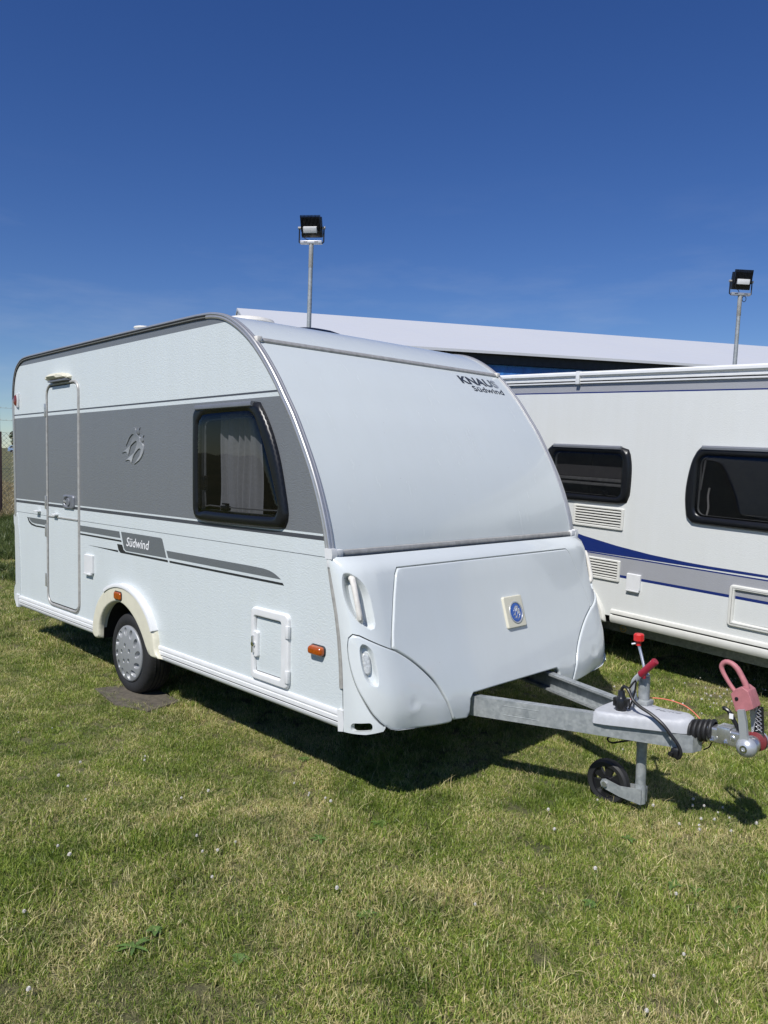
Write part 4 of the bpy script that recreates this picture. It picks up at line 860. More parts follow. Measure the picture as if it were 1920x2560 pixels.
MB().lathe([(0, -.012), (.036, -.012), (.047, -.006), (.047, .01), (.03, .014)], (BX + .008, 1.205, BZ + .008), 'y', 36).build('friction_pad', 'pad_red', cpl)
MB().lathe([(.048, -.004), (.05, .006), (.043, .02), (0, .03)], (BX + .008, 1.218, BZ + .008), 'y', 36).build('friction_cap', 'silver_paint', cpl)
for y0, y1, dx in ((1.085, 1.107, 0), (1.198, 1.222, .012)):
    am = MB(); L_ = [(1.655, .45), (1.652, .50), (1.645, .55), (1.637, .61), (1.665, .617), (1.679, .56), (1.685, .50), (1.70, .468)]
    am.prism([(x + dx, z) for x, z in L_], lambda x, z: (x, y0, z), lambda x, z: (x, y1, z)); am.build('stabiliser_arm', 'silver_paint', cpl)
la = MB(); 
for k in range(6):
    z0 = .50 + k * .019; x0 = 1.700 - k * .002
    for a_, b_ in (((x0 - .014, z0), (x0 + .014, z0 + .019)), ((x0 + .014, z0), (x0 - .014, z0 + .019))): la.tube([(a_[0], 1.194, a_[1]), (b_[0], 1.194, b_[1])], .0022, 5)
la.build('stabiliser_lattice', 'zinc', cpl)
MB().prism([(1.672, .46), (1.69, .62), (1.715, .62), (1.725, .47)], lambda x, z: (x, 1.197, z), lambda x, z: (x, 1.1975, z)).build('lattice_backing', 'black_plastic', cpl)
gp = MB()
GB = [(1.62, .592), (1.655, .598), (1.70, .624), (1.688, .66), (1.672, .70), (1.645, .715), (1.615, .70), (1.593, .672), (1.598, .655)]
vv = []
gp.prism(GB, lambda x, z: (x, 1.112, z), lambda x, z: (x, 1.205, z))
lp_ = catmull([(1.60, .672, .013), (1.565, .715, .012), (1.533, .765, .013), (1.530, .792, .014), (1.548, .81, .015), (1.575, .808, .015), (1.603, .788, .016), (1.628, .75, .016), (1.647, .715, .017), (1.655, .685, .018)], .012)
gp.tube([(p[0], 1.155, p[1]) for p in lp_], [p[2] * .84 for p in lp_], 12, up=(0, 1, 0))
gq = gp.build('stabiliser_handle', 'faded_red', cpl, 40)
bvm = gq.modifiers.new('edge', 'BEVEL'); bvm.width = .004; bvm.segments = 2; bvm.limit_method = 'ANGLE'
MB().lathe([(.0, -.004), (.006, -.004), (.009, .0), (.009, .006)], (1.622, 1.110, .655), 'y', 14).build('handle_screw', 'black_plastic', cpl)
MB().tube(catmull([(1.546, 1.15, .584), (1.555, 1.15, .586), (1.575, 1.15, .576), (1.598, 1.15, .54), (1.62, 1.15, .505), (1.632, 1.15, .475)], .012), .0105, 10).build('coupling_lever', 'black_plastic', cpl)
MB().box((1.581, 1.1385, .545), (1.60, 1.1405, .57)).build('lever_sticker', 'white_letter', cpl)
MB().tube(catmull([(1.0, 1.22, .47), (1.04, 1.235, .502), (1.123, 1.26, .517), (1.213, 1.262, .527), (1.302, 1.255, .522), (1.367, 1.24, .5), (1.423, 1.215, .465), (1.45, 1.20, .40), (1.425, 1.12, .345)], .02), .0028, 8).build('breakaway_cord', 'orange_cord', ROOT)
MB().tube(catmull([(1.0, 1.1, .33), (.985, 1.07, .30), (1.01, 1.07, .288), (1.05, 1.09, .30), (1.10, 1.12, .315)], .01), .005, 7).build('brake_cable', 'cable', ROOT)
MB().tube([(1.45, 1.18, .345), (1.48, 1.17, .37), (1.50, 1.16, .41)], .0035, 7).build('cord_sleeve', 'cable', ROOT)
for x, y in ((-.25, .35), (-.25, W - .35), (-4.1, .35), (-4.1, W - .35)):
    MB().prism([(x - .6, .33), (x, .41), (x, .43), (x - .62, .36)], lambda a, z: (a, y - .03, z), lambda a, z: (a, y + .03, z)).build('corner_steady', 'galv', ROOT)

# rubber mat under the wheel
mt = MB(); mt.prism([(-2.57, -.13), (-2.13, -.18), (-1.88, -.06), (-1.9, .2), (-2.5, .22)], lambda x, y: (x, y, zg(x) - .006), lambda x, y: (x, y, zg(x) + .016 + .008 * math.sin(x * 7 + y * 9)))
tag(mt.build('wheel_mat', 'board_mat'), 'dark brown board lying under the wheel of the caravan with grey band', 'mat')

# ------------------------------------------------------------------ THE SECOND CARAVAN (parallel row behind, nose slightly down)
X2 = Vector((.9967, -.0699, -.0413)).normalized(); Z2 = (Vector((0, 0, 1)) - X2 * X2.z).normalized(); Y2 = Z2.cross(X2)
O2 = Vector((.196, 3.609, .376)); B2 = .41
m2 = Matrix((X2, Y2, Z2)).transposed(); R2 = thing('caravan', 'off-white caravan with blue swoosh and two dark windows, behind the grey-banded one', 'caravan', O2 - Z2 * B2, m2.to_euler())
U = lambda P: [(a, b + B2) for a, b in P]
W2 = 2.28
prof2 = [(2.35, .02), (2.38, .5), (2.25, 1.1), (1.95, 1.75), (1.55, 2.06), (1.2, 2.15), (-3.9, 2.15), (-4.1, 2.06), (-4.18, 1.8), (-4.12, .02)]
archc = ell(-1.2, -.12, .44, .40, 24, 18, 162)
lp2 = U(catmull(prof2[:6], .1) + catmull(prof2[6:], .1) + list(reversed([(x, max(z, .02)) for x, z in archc])))
WRo = U(catmull([(.056, 1.545), (-.005, 1.45), (-.04, 1.28), (-.046, 1.12), (-.02, .97), (.03, .927), (.1, .922), (1.05, .922), (1.12, .95), (1.15, 1.1), (1.15, 1.35), (1.12, 1.5), (1.05, 1.548), (.12, 1.552)], .04, True))
WRi = U(rr(.06, 1.0, 1.05, 1.47, .06))
WLo = U(catmull([(-1.41, 1.52), (-.67, 1.52), (-.60, 1.50), (-.566, 1.40), (-.555, 1.27), (-.56, 1.1), (-.585, 1.035), (-.66, 1.015), (-1.4, 1.012), (-1.46, 1.05), (-1.48, 1.25), (-1.46, 1.48)], .04, True))
WLi = U(rr(-1.38, 1.085, -.65, 1.45, .05))
panel('side_wall', lp2, flat_side(0), 'wall_second', R2, grid=.3, ds=.3, holes=[WRi, WLi], thick=.03)
body = U(catmull(prof2[:6], .1) + catmull(prof2[6:], .1))
panel('side_wall', body, lambda a, b: (a, W2, b), 'wall_far', R2, grid=.3, ds=.3, thick=.03, flip=True)
v = []; f = []
for x, z in body: v += [(x, 0.004, z), (x, W2 - .004, z)]
for i in range(len(body)): j = (i + 1) % len(body); f.append((2 * i, 2 * j, 2 * j + 1, 2 * i + 1))
mk('shell', v, f, 'white_plastic', R2, 40, True)
gt = MB(); gt.prism([(.0, 2.19), (-.026, 2.187), (-.04, 2.172), (-.041, 2.152), (-.03, 2.14), (-.02, 2.137), (-.02, 2.124), (-.024, 2.121), (-.024, 2.106), (-.013, 2.103), (-.013, 2.095), (-.021, 2.092), (-.021, 2.082), (0, 2.078)], lambda y, z: (-3.95, y, z + B2), lambda y, z: (1.3, y, z + B2)); gt.build('awning_rail', 'white_plastic', R2)
MB().box((-3.9, -.0155, 2.0935 + B2), (1.28, -.0128, 2.1035 + B2)).build('rail_shadow_line', 'decor_black', R2)  # shadow line of the rail, put in as a black strip in its groove
MB().box((-1.18, -.043, 2.074 + B2), (-1.14, .0, 2.192 + B2), .006).build('rail_bracket', 'white_plastic', R2)
SW = U([(-1.4, .78), (-1.2, .735), (-1.0, .698), (-.65, .650), (-.318, .618), (0, .602), (.184, .597), (.663, .596), (2.25, .586), (2.25, .583), (.664, .577), (-.931, .566), (-1.4, .566)])
sheet('blue_swoosh', SW, flat_side(-.0015), 'navy_decor', R2)
for o_, i_, nm in ((WRo, WRi, 'R'), (WLo, WLi, 'L')):
    w2 = panel('window', o_, flat_side(0), 'black_gloss', R2, h=.036, r=.036, ds=.04, grid=.06, holes=[i_], thick=.002, sharp=60)
    panel('pane', [tuple(p) for p in offs(dens(i_, .03), -.012)], flat_side(-.022), 'tint_second', w2, h=.01, r=.06, ds=.04, grid=.08, thick=0, sharp=60)
    xa, xb = (.08, 1.05) if nm == 'R' else (-1.38, -.66); zt = (1.553 if nm == 'R' else 1.524) + B2
    t2 = MB(); t2.prism([(0, 0), (-.026, .004), (-.036, -.01), (-.034, -.026), (0, -.03)], lambda a, b: (xa, a - .012, zt + b), lambda a, b: (xb, a - .012, zt + b)); t2.build('window_top_rail', 'lock_grey', w2)
    if nm == 'R':
        MB().tube([(.10, .0, 1.44 + B2), (.075, .0, 1.20 + B2)], .007, 8).build('window_stay', 'alu_dull', w2)
        tq = MB(); tq.tube(catmull([(.125, .05, 1.22 + B2), (.118, .05, 1.15 + B2), (.128, .05, 1.06 + B2), (.12, .05, 1.0 + B2)], .02), .008, 7); tq.build('curtain_tie', 'aged_white', w2)
    else:
        bl_ = MB(); bl_.box((-1.42, .03, 1.24 + B2), (-.64, .036, 1.34 + B2)); bl_.build('roller_blind', 'blind_cloth', w2)
        bb = MB(); bb.box((-1.42, .024, 1.165 + B2), (-.66, .044, 1.19 + B2), .005); bb.box((-1.42, .024, 1.205 + B2), (-.66, .042, 1.235 + B2), .005); bb.build('blind_bar', 'alu_dull', w2)
        ct = MB(); ct.box((-.84, -.004, 1.085 + B2), (-.78, .02, 1.115 + B2), .005); ct.box((-.86, 0, 1.12 + B2), (-.79, .012, 1.128 + B2), .003); ct.build('window_catch', 'black_plastic', w2)
i2 = MB(); a0, a1 = -1.8, 1.5
i2.add([(a0, .031, 1.25), (a1, .031, 1.25), (a1, 1.2, 1.25), (a0, 1.2, 1.25), (a0, .031, 2.1), (a1, .031, 2.1), (a1, 1.2, 2.1), (a0, 1.2, 2.1)], [(0, 1, 2, 3), (7, 6, 5, 4), (2, 6, 7, 3), (0, 3, 7, 4), (1, 5, 6, 2)]); i2.build('cabin_lining', 'cabinet_brown', R2)
MB().box((.62, .25, 1.25), (1.3, .7, 1.62)).build('seat_back', 'blind_cloth', R2)
def vent(x0, z0, x1, z1, n):
    vf = panel('vent_grille', rr(x0, z0, x1, z1, .012), flat_side(0), 'pale_plastic', R2, h=.016, r=.008, ds=.05, grid=.2, holes=[rr(x0 + .028, z0 + .028, x1 - .028, z1 - .022, .006, 2)], thick=.002)
    MB().box((x0 + .02, -.0025, z0 + .02), (x1 - .02, -.001, z1 - .015)).build('vent_backing', 'decor_black', vf)
    p = (z1 - z0 - .05) / n; base = None
    for k in range(n):
        zc = z0 + .028 + p * (k + .5)
        s_ = MB(); s_.prism([(-.003, zc + p * .26), (-.016, zc + p * .05), (-.016, zc - p * .28), (-.012, zc - p * .28), (-.003, zc + p * .06)], lambda y, z: (x0 + .024, y, z), lambda y, z: (x1 - .024, y, z)); s_.build('slat', 'pale_plastic', vf)
vent(-1.13, .787 + B2, -.60, .983 + B2, 6); vent(-1.10, .33 + B2, -.60, .523 + B2, 6)
s2_ = panel('socket_cover', rr(-.526, .288 + B2, -.39, .43 + B2, .008), flat_side(0), 'white_plastic', R2, h=.02, r=.006, ds=.05, grid=.1, thick=.002)
MB().box((-.52, -.03, .276 + B2), (-.395, -.004, .29 + B2), .004).build('cover_lip', 'white_plastic', s2_)
h2 = panel('locker_hatch', rr(.384, .157 + B2, 1.15, .485 + B2, .03), flat_side(0), 'pale_plastic', R2, h=.02, r=.01, ds=.05, grid=.3, holes=[rr(.43, .198 + B2, 1.10, .445 + B2, .008, 2)], thick=.002)
panel('hatch_panel', rr(.433, .201 + B2, 1.097, .442 + B2, .007, 2), flat_side(0), 'wall_second', h2, h=.005, r=.003, ds=.5, grid=.5, thick=.002)
MB().box((.412, -.0215, .18 + B2), (.414, -.0195, .463 + B2)).build('frame_joint', 'decor_black', h2); MB().box((.412, -.0215, .461 + B2), (1.12, -.0195, .463 + B2)).build('frame_joint', 'decor_black', h2); MB().box((.412, -.0215, .18 + B2), (1.12, -.0195, .182 + B2)).build('frame_joint', 'decor_black', h2)
SK2 = [(0, .085), (-.016, .08), (-.02, .072), (-.02, .05), (-.012, .046), (-.012, .036), (-.02, .032), (-.024, .018), (-.02, -.012), (-.006, -.034), (.02, -.042), (.03, .06)]
MB().prism(SK2, lambda y, z: (-.66, y, z + B2), lambda y, z: (2.3, y, z + B2)).build('skirt_rail', 'pale_plastic', R2)
MB().box((-.64, -.0135, .0365 + B2), (2.28, -.0115, .0455 + B2)).build('skirt_groove', 'decor_black', R2)
MB().prism(SK2, lambda y, z: (-4.05, y, z + B2), lambda y, z: (-1.56, y, z + B2)).build('skirt_rail', 'pale_plastic', R2)
A2 = U(ell(-1.2, -.12, .50, .47, 30, 9, 171) + list(reversed(ell(-1.2, -.12, .43, .395, 30, 9, 171))))
panel('wheel_arch', A2, flat_side(0), 'pale_plastic', R2, h=.03, r=.02, ds=.04, grid=.08, thick=0)
MB().box((-4.0, .05, .36), (2.25, W2 - .05, .40)).build('floor', 'void_black', R2)
MB().box((-3.0, .40, .20), (2.3, .46, .37)).build('chassis_beam', 'galv', R2); MB().box((-3.0, W2 - .46, .20), (2.3, W2 - .4, .37)).build('chassis_beam', 'galv', R2)
for yy in (.05, W2 - .24):
    t_ = MB(); t_.lathe([(.19, .012), (.222, 0), (.26, -.002), (.288, .012), (.298, .04), (.30, .09), (.298, .14), (.288, .168), (.22, .18), (.19, .17)], (-1.2, yy, .30), 'y', 40); w2_ = t_.build('wheel', 'tyre', R2)
    MB().lathe([(0, .02), (.1, .012), (.19, .02), (.2, .05)], (-1.2, yy, .30), 'y', 32).build('hub_cap', 'hub_silver', w2_)
rg = MB(); rg.tube([(-.63 + .03 * math.cos(a), .16, .30 + .03 * math.sin(a)) for a in np.linspace(0, 2 * math.pi, 20)], .004, 6); rg.box((-.65, .155, .29), (-.62, .165, .30)); rg.build('brass_ring', 'brass', R2)
wl_ = MB(); wl_.prism([(-1.1, 3.45), (-.70, 3.40), (-.66, 3.75), (-1.1, 3.8)], lambda x, y: (x, y, zg(x) - .01), lambda x, y: (x, y, zg(x) + .018)); tag(wl_.build('wheel_mat', 'board_mat'), 'brown board on the grass under the caravan with blue swoosh', 'mat')

# ------------------------------------------------------------------ MARQUEE
md = np.array([.471, .882, 0]); mn = np.array([-.882, .471, 0]); E0 = np.array([-6.9716, 7.3932, 0.0]); gz = -0.02
def mp3(s, w, z): p = E0 + md * s + mn * w; return (p[0], p[1], z)
MQ = thing('marquee', 'large white marquee with blue sides behind the caravans', 'marquee', mp3(5, 3.4, zg(-8)))
MQ_l = Vector(MQ.location)
def mrel(v): return [(p[0] - MQ_l.x, p[1] - MQ_l.y, p[2] - MQ_l.z) for p in v]
S0, S1 = -2.5, 16.5
def roofside(w0, z0, w1, z1, nm):
    v = []; f = []; n_ = 38; k_ = 9
    for i in range(n_ + 1):
        s = S0 + (S1 - S0) * i / n_
        for j in range(k_):
            t = j / (k_ - 1); sag = -.02 * math.sin(math.pi * t) * (0.6 + .4 * math.cos(2 * math.pi * (s - S0) / 4.75)); v.append(mp3(s, w0 + (w1 - w0) * t, z0 + (z1 - z0) * t + sag))
    for i in range(n_):
        for j in range(k_ - 1): f.append((i * k_ + j, (i + 1) * k_ + j, (i + 1) * k_ + j + 1, i * k_ + j + 1))
    top = len(v); v += [(x, y, z - .05) for x, y, z in v]; f += [tuple(top + q for q in reversed(ff)) for ff in f]
    edge = [i * k_ for i in range(n_ + 1)]
    for a, b in zip(edge[:-1], edge[1:]): f.append((b, a, a + top, b + top))
    for j in range(k_ - 1): f.append((j, j + 1, j + 1 + top, j + top)); q = n_ * k_ + j; f.append((q + 1, q, q + top, q + 1 + top))
    mk(nm, mrel(v), f, 'pvc_white', MQ, 40, True)
roofside(-.05, 3.885, 3.4, 5.0, 'roof_sheet'); roofside(6.85, 3.885, 3.4, 5.0, 'roof_sheet')
def quad(nm, P, mat): mk(nm, mrel(P), [tuple(range(len(P)))], mat, MQ, None)
def mslab(nm, s0, s1, w0, w1, z0, z1, mat):
    v = [mp3(s, w, z) for s in (s0, s1) for w in (w0, w1) for z in (z0, z1)]
    mk(nm, mrel(v), [(0, 1, 3, 2), (4, 6, 7, 5), (0, 4, 5, 1), (2, 3, 7, 6), (0, 2, 6, 4), (1, 5, 7, 3)], mat, MQ, None, True)
mslab('eave_band', S0 + .3, S1 - .1, .06, .12, 3.665, 3.90, 'eave_black'); mslab('eave_band', S0 + .3, S1 - .1, 6.68, 6.74, 3.62, 3.90, 'eave_black')  # black band just under the eaves, above the blue sheets
mslab('side_sheet', S0 + .3, S1 - .1, .135, .15, zg(-8), 3.66, 'pvc_blue'); mslab('side_sheet', S0 + .3, S1 - .1, 6.65, 6.665, zg(-8), 3.66, 'pvc_blue')
for s in (S0 + .02, S1 - .04):
    v = [mp3(s, .0, zg(-8)), mp3(s, 6.8, zg(-8)), mp3(s, 6.8, 3.86), mp3(s, 3.4, 4.96), mp3(s, 0, 3.86)]; v += [mp3(s + .03, .0, zg(-8)), mp3(s + .03, 6.8, zg(-8)), mp3(s + .03, 6.8, 3.86), mp3(s + .03, 3.4, 4.96), mp3(s + .03, 0, 3.86)]
    mk('gable_sheet', mrel(v), [(0, 1, 2, 3, 4), (9, 8, 7, 6, 5)] + [(i, (i + 1) % 5, 5 + (i + 1) % 5, 5 + i) for i in range(5)], 'pvc_white', MQ, None, True)
for s in np.arange(S0 + .3, S1, 4.62):
    for w_ in (.1, 6.7): mslab('leg_post', s - .05, s + .05, w_ + .06, w_ + .16 if w_ < 1 else w_ + .1, zg(-8), 3.86, 'alu_dull')

# ------------------------------------------------------------------ FLOODLIGHT POSTS
def floodlight(loc, ztop, yaw, tilt, label, sca, lean, loop=False):
    # the poles stand a little out of plumb
    loc = (loc[0] - .698 * lean * 4.7, loc[1] - .716 * lean * 4.7); z0 = zg(loc[0]); H = ztop - z0
    t = thing('floodlight_post', label, 'floodlight', (loc[0], loc[1], z0), (0, 0, yaw), 'floodlights behind the caravans')
    t.rotation_euler = (Matrix.Rotation(lean, 3, Vector((-.716, .698, 0))) @ Matrix.Rotation(yaw, 3, 'Z')).to_euler()
    MB().tube([(0, 0, -.02), (0, 0, H * .5), (0, 0, H - .34 * sca)], [.045 * sca, .038 * sca, .034 * sca], 12).build('pole', 'galv', t)
    MB().tube([(0, 0, H - .36 * sca), (0, 0, H - .355 * sca), (0, 0, H)], [.034 * sca, .037 * sca, .037 * sca], 12).build('pole_sleeve', 'alu_dull', t)
    w = .34 * sca
    cr_ = MB(); cr_.box((-w * .5, -.04 * sca, H - .002), (w * .5, .03 * sca, H + .045 * sca), .004); ca_ = cr_.build('crossbar', 'alu', t)
    for x in (-.085, .085): MB().box((x * sca - .03 * sca, -.041 * sca - .001, H + .018 * sca), (x * sca + .03 * sca, -.04 * sca, H + .03 * sca)).build('slot', 'decor_black', ca_)
    for sx in (-1, 1):
        MB().tube([(sx * w * .5, 0, H + .01), (sx * w * .57, 0, H + .03 * sca), (sx * w * .57, 0, H + .26 * sca)], .011 * sca, 8).build('bracket', 'lamp_black', t)
        MB().tube([(sx * w * .5, 0, H + .245 * sca), (sx * w * .63, 0, H + .245 * sca)], .022 * sca, 10).build('pivot_knob', 'alu_dull', t)
    piv = Vector((0, 0, H + .245 * sca)); rt = Matrix.Rotation(tilt, 4, 'X')
    def tilted(mb): mb.v = [tuple(rt @ Vector(p) * 1.0 + piv) for p in mb.v]; return mb
    hd = MB(); hd.box((-.165 * sca, -.03 * sca, -.14 * sca), (.165 * sca, .05 * sca, .16 * sca), .012 * sca); hd = tilted(hd).build('lamp_head', 'lamp_black', t)
    fn_ = 15
    for k in range(fn_):
        x = (-.15 + .30 * k / (fn_ - 1)) * sca; q = MB(); q.box((x - .003 * sca, -.085 * sca, -.04 * sca), (x + .003 * sca, -.028 * sca, .20 * sca)); tilted(q).build('cooling_fin', 'lamp_black', hd, None)
    q = MB(); q.box((-.11 * sca, -.125 * sca, -.05 * sca), (.10 * sca, -.07 * sca, .04 * sca), .006 * sca); tilted(q).build('driver_box', 'lamp_box', hd)
    q = MB(); q.box((-.15 * sca, .05 * sca, -.12 * sca), (.15 * sca, .054 * sca, .14 * sca)); tilted(q).build('lamp_glass', 'lens_clear', hd)
    q = MB(); q.tube(catmull([(-.12 * sca, -.1 * sca, -.02 * sca), (-.14 * sca, -.11 * sca, -.09 * sca), (-.06 * sca, -.09 * sca, -.16 * sca), (0, -.02, -.22 * sca)], .02), .006 * sca, 6); tilted(q).build('lamp_cable', 'cable', hd)
    if loop: MB().tube([(.075 * sca + .035 * sca * math.cos(a), 0, H - .055 * sca + .05 * sca * math.sin(a)) for a in np.linspace(0, 2 * math.pi, 18)], .006 * sca, 6).build('cable_loop', 'cable', t)
    return t
floodlight((-6.035, 4.67), 4.93, math.radians(38), math.radians(28), 'black floodlight on grey pole rising over the roof of the grey-banded caravan', .94, .018)
floodlight((-2.292, 10.80), 4.66, math.radians(46), math.radians(12), 'black floodlight on grey pole at right, above the caravan with blue swoosh', .94, .035, True)

# ------------------------------------------------------------------ FENCE, FIELD, FAR THINGS
FX = -15.9
FN = thing('chain_link_fence', 'chain-link fence with barbed wire behind the caravans at the far left', 'fence', (FX, 0, zg(FX)))
fy0, fy1, fh = -3.0, 8.0, 2.03
wm = MB(); cell = .055
def wire(a, b, r): wm.tube([a, b], r, 3, False)
ncol = int((fy1 - fy0) / (2 * cell)); hh = fh
for s in (1, -1):
    k = -int(hh / (2 * cell)) - 1
    while k <= ncol + int(hh / (2 * cell)) + 1:
        ya = fy0 + k * 2 * cell; 
        if s == 1: p, q = (ya, .02), (ya + hh - .02, hh)
        else: p, q = (ya + hh - .02, .02), (ya, hh)
        (y1, z1), (y2, z2) = p, q
        lo, hi = sorted((y1, y2))
        if hi > fy0 and lo < fy1:
            def clip(yv): return z1 + (z2 - z1) * (yv - y1) / (y2 - y1)
            A = (max(lo, fy0), clip(max(lo, fy0))); B = (min(hi, fy1), clip(min(hi, fy1)))
            wire((.003 * s, A[0], A[1]), (.003 * s, B[0], B[1]), .0034)
        k += 1
tag(wm.build('wire_mesh', 'fence_wire', FN, None), kind='stuff')
for z in (.05, .62, 1.2, fh): MB().tube([(.01, fy0, z), (.01, fy1, z)], .0025, 4).build('tension_wire', 'fence_wire', FN)
for z in (fh + .29, fh + .57):
    bw = MB(); bw.tube([(0, y, z - .01 * math.sin((y - fy0) * 1.2)) for y in np.arange(fy0, fy1 + .1, .2)], .003, 5)
    for y in np.arange(fy0, fy1, .12): bw.tube([(-.012, y - .012, z - .014), (.012, y + .012, z + .014)], .002, 3); bw.tube([(.012, y - .012, z + .012), (-.012, y + .012, z - .012)], .002, 3)
    bw.build('barbed_wire', 'fence_wire', FN)
for y in (-2.9, .55, 3.56, 6.8):
    pm = MB(); pm.box((.02, y - .035, -.05), (.08, y + .035, fh + .02), .006); pm.tube([(.05, y, fh), (.03, y, fh + .6)], .012, 8); pm.build('post', 'fence_post_paint', FN)
def leafcloud(mb, c, rad, n, size, seed):
    rg_ = np.random.default_rng(seed)
    for i in range(n):
        d = rg_.normal(size=3); d /= np.linalg.norm(d); r_ = rg_.uniform(.45, 1.0) ** .5 * (1 + .25 * math.sin(d[0] * 5 + seed) * math.cos(d[2] * 4))
        p = np.array(c) + d * r_ * np.array(rad); a = rg_.normal(size=3); a /= np.linalg.norm(a); b = np.cross(a, rg_.normal(size=3)); b /= np.linalg.norm(b); s = size * rg_.uniform(.6, 1.3)
        mb.add([p - a * s, p - b * s * .6, p + a * s, p + b * s * .6], [(0, 1, 2, 3)])
RAY = np.array([-.9474, .3195])
for i, (D_, dy, h_, w_) in enumerate([(335, -16, 8.5, 8), (345, -5, 6.5, 7), (338, 3, 7.5, 7), (350, 12, 6, 8), (340, 24, 8, 9), (332, -30, 7, 9), (348, 38, 7, 9)]):
    p = CAMP[:2] + RAY * D_ + np.array([-RAY[1], RAY[0]]) * -dy; z = zg(p[0])
    t = thing('tree', ['bushy dark tree, tallest on the left of the far hedge line', 'low rounded tree second from left in the far hedge line', 'dark tree just above the blue car in the far field', 'low wide tree right of the blue car on the far hedge line', 'large tree behind the rear of the caravan on the far hedge line', 'outermost left tree on the far hedge line', 'outermost right tree on the far hedge line'][i], 'tree', (p[0], p[1], z), (0, 0, 0), 'far trees across the field')
    MB().tube([(0, 0, -.2), (0.1, 0, h_ * .3), (0, .1, h_ * .6)], [.28, .2, .08], 7).build('trunk', 'bark', t)
    cr_ = MB(); 
    for q in range(7): leafcloud(cr_, (rnd.uniform(-.6, .6) * w_ * .4, rnd.uniform(-.6, .6) * w_ * .4, h_ * rnd.uniform(.35, .75)), (w_ * .28, w_ * .28, h_ * .26), 170, .45, i * 10 + q)
    cr_.build('crown', 'leaf_far', t, None)
p = CAMP[:2] + np.array([-.9440, .3300]) * 185; z = zg(p[0])
CR = thing('parked_car', 'small blue car parked far out in the field behind the fence', 'car', (p[0], p[1], z), (0, 0, math.radians(55)))
cb_ = MB(); cb_.prism([(-2.1, .35), (2.1, .35), (2.15, .8), (1.9, .98), (.9, 1.05), (.35, 1.55), (-1.5, 1.6), (-2.05, 1.05)], lambda x, z: (x, -.85, z), lambda x, z: (x, .85, z)); cb_.build('body', 'car_blue', CR)
for s in (-1, 1):
    q = MB(); q.prism([(.75, 1.05), (.3, 1.48), (-.5, 1.5), (-.5, 1.05)], lambda x, z: (x, s * .85, z), lambda x, z: (x, s * .862, z)); q.build('side_glass', 'car_glass', CR)
    q = MB(); q.prism([(-.58, 1.05), (-.58, 1.5), (-1.4, 1.5), (-1.8, 1.05)], lambda x, z: (x, s * .85, z), lambda x, z: (x, s * .862, z)); q.build('side_glass', 'car_glass', CR)
    for x in (-1.3, 1.35): MB().lathe([(0, -.1), (.2, -.1), (.33, -.09), (.33, .09), (.2, .1), (0, .1)], (x, s * .78, .33), 'y', 20).build('wheel', 'tyre', CR)
q = MB(); q.add([(.93, -.75, 1.06), (.93, .75, 1.06), (.42, .7, 1.54), (.42, -.7, 1.54)], [(0, 1, 2, 3)]); q.build('windscreen', 'car_glass', CR, None)

# ------------------------------------------------------------------ LAWN
def blades(name, n, size, hlo, hhi, w, lean, mat, seed, dry=None):
    rg_ = np.random.default_rng(seed); V = []; F = []; C_ = []
    for i in range(n):
        x, y = rg_.uniform(-size / 2, size / 2, 2); a = rg_.uniform(0, 2 * math.pi); h = rg_.uniform(hlo, hhi) * (1 - .35 * rg_.random() ** 2); l = abs(rg_.normal(0, lean)) + .15; ld = rg_.uniform(0, 2 * math.pi)
        ww = w * rg_.uniform(.6, 1.25) / 2; dx, dy = math.cos(a) * ww, math.sin(a) * ww; lx, ly = math.cos(ld) * l * h, math.sin(ld) * l * h; k = len(V)
        zt = h * max(.3, 1 - .32 * l)
        V += [(x - dx, y - dy, -.005), (x + dx, y + dy, -.005), (x - dx * .85 + lx * .35, y - dy * .85 + ly * .35, zt * .6), (x + dx * .85 + lx * .35, y + dy * .85 + ly * .35, zt * .6), (x + lx, y + ly, zt)]
        F += [(k, k + 1, k + 3, k + 2), (k + 2, k + 3, k + 4)]
        C_ += [(rg_.random(), rg_.random() if dry is None else dry, rg_.random(), 1)] * 5
    me = bpy.data.meshes.new(name); me.from_pydata(V, [], F); me.update()
    at = me.color_attributes.new('tint', 'FLOAT_COLOR', 'POINT'); at.data.foreach_set('color', np.array(C_, np.float32).ravel())
    me.materials.append(M[mat]); return bpy.data.objects.new(name, me)
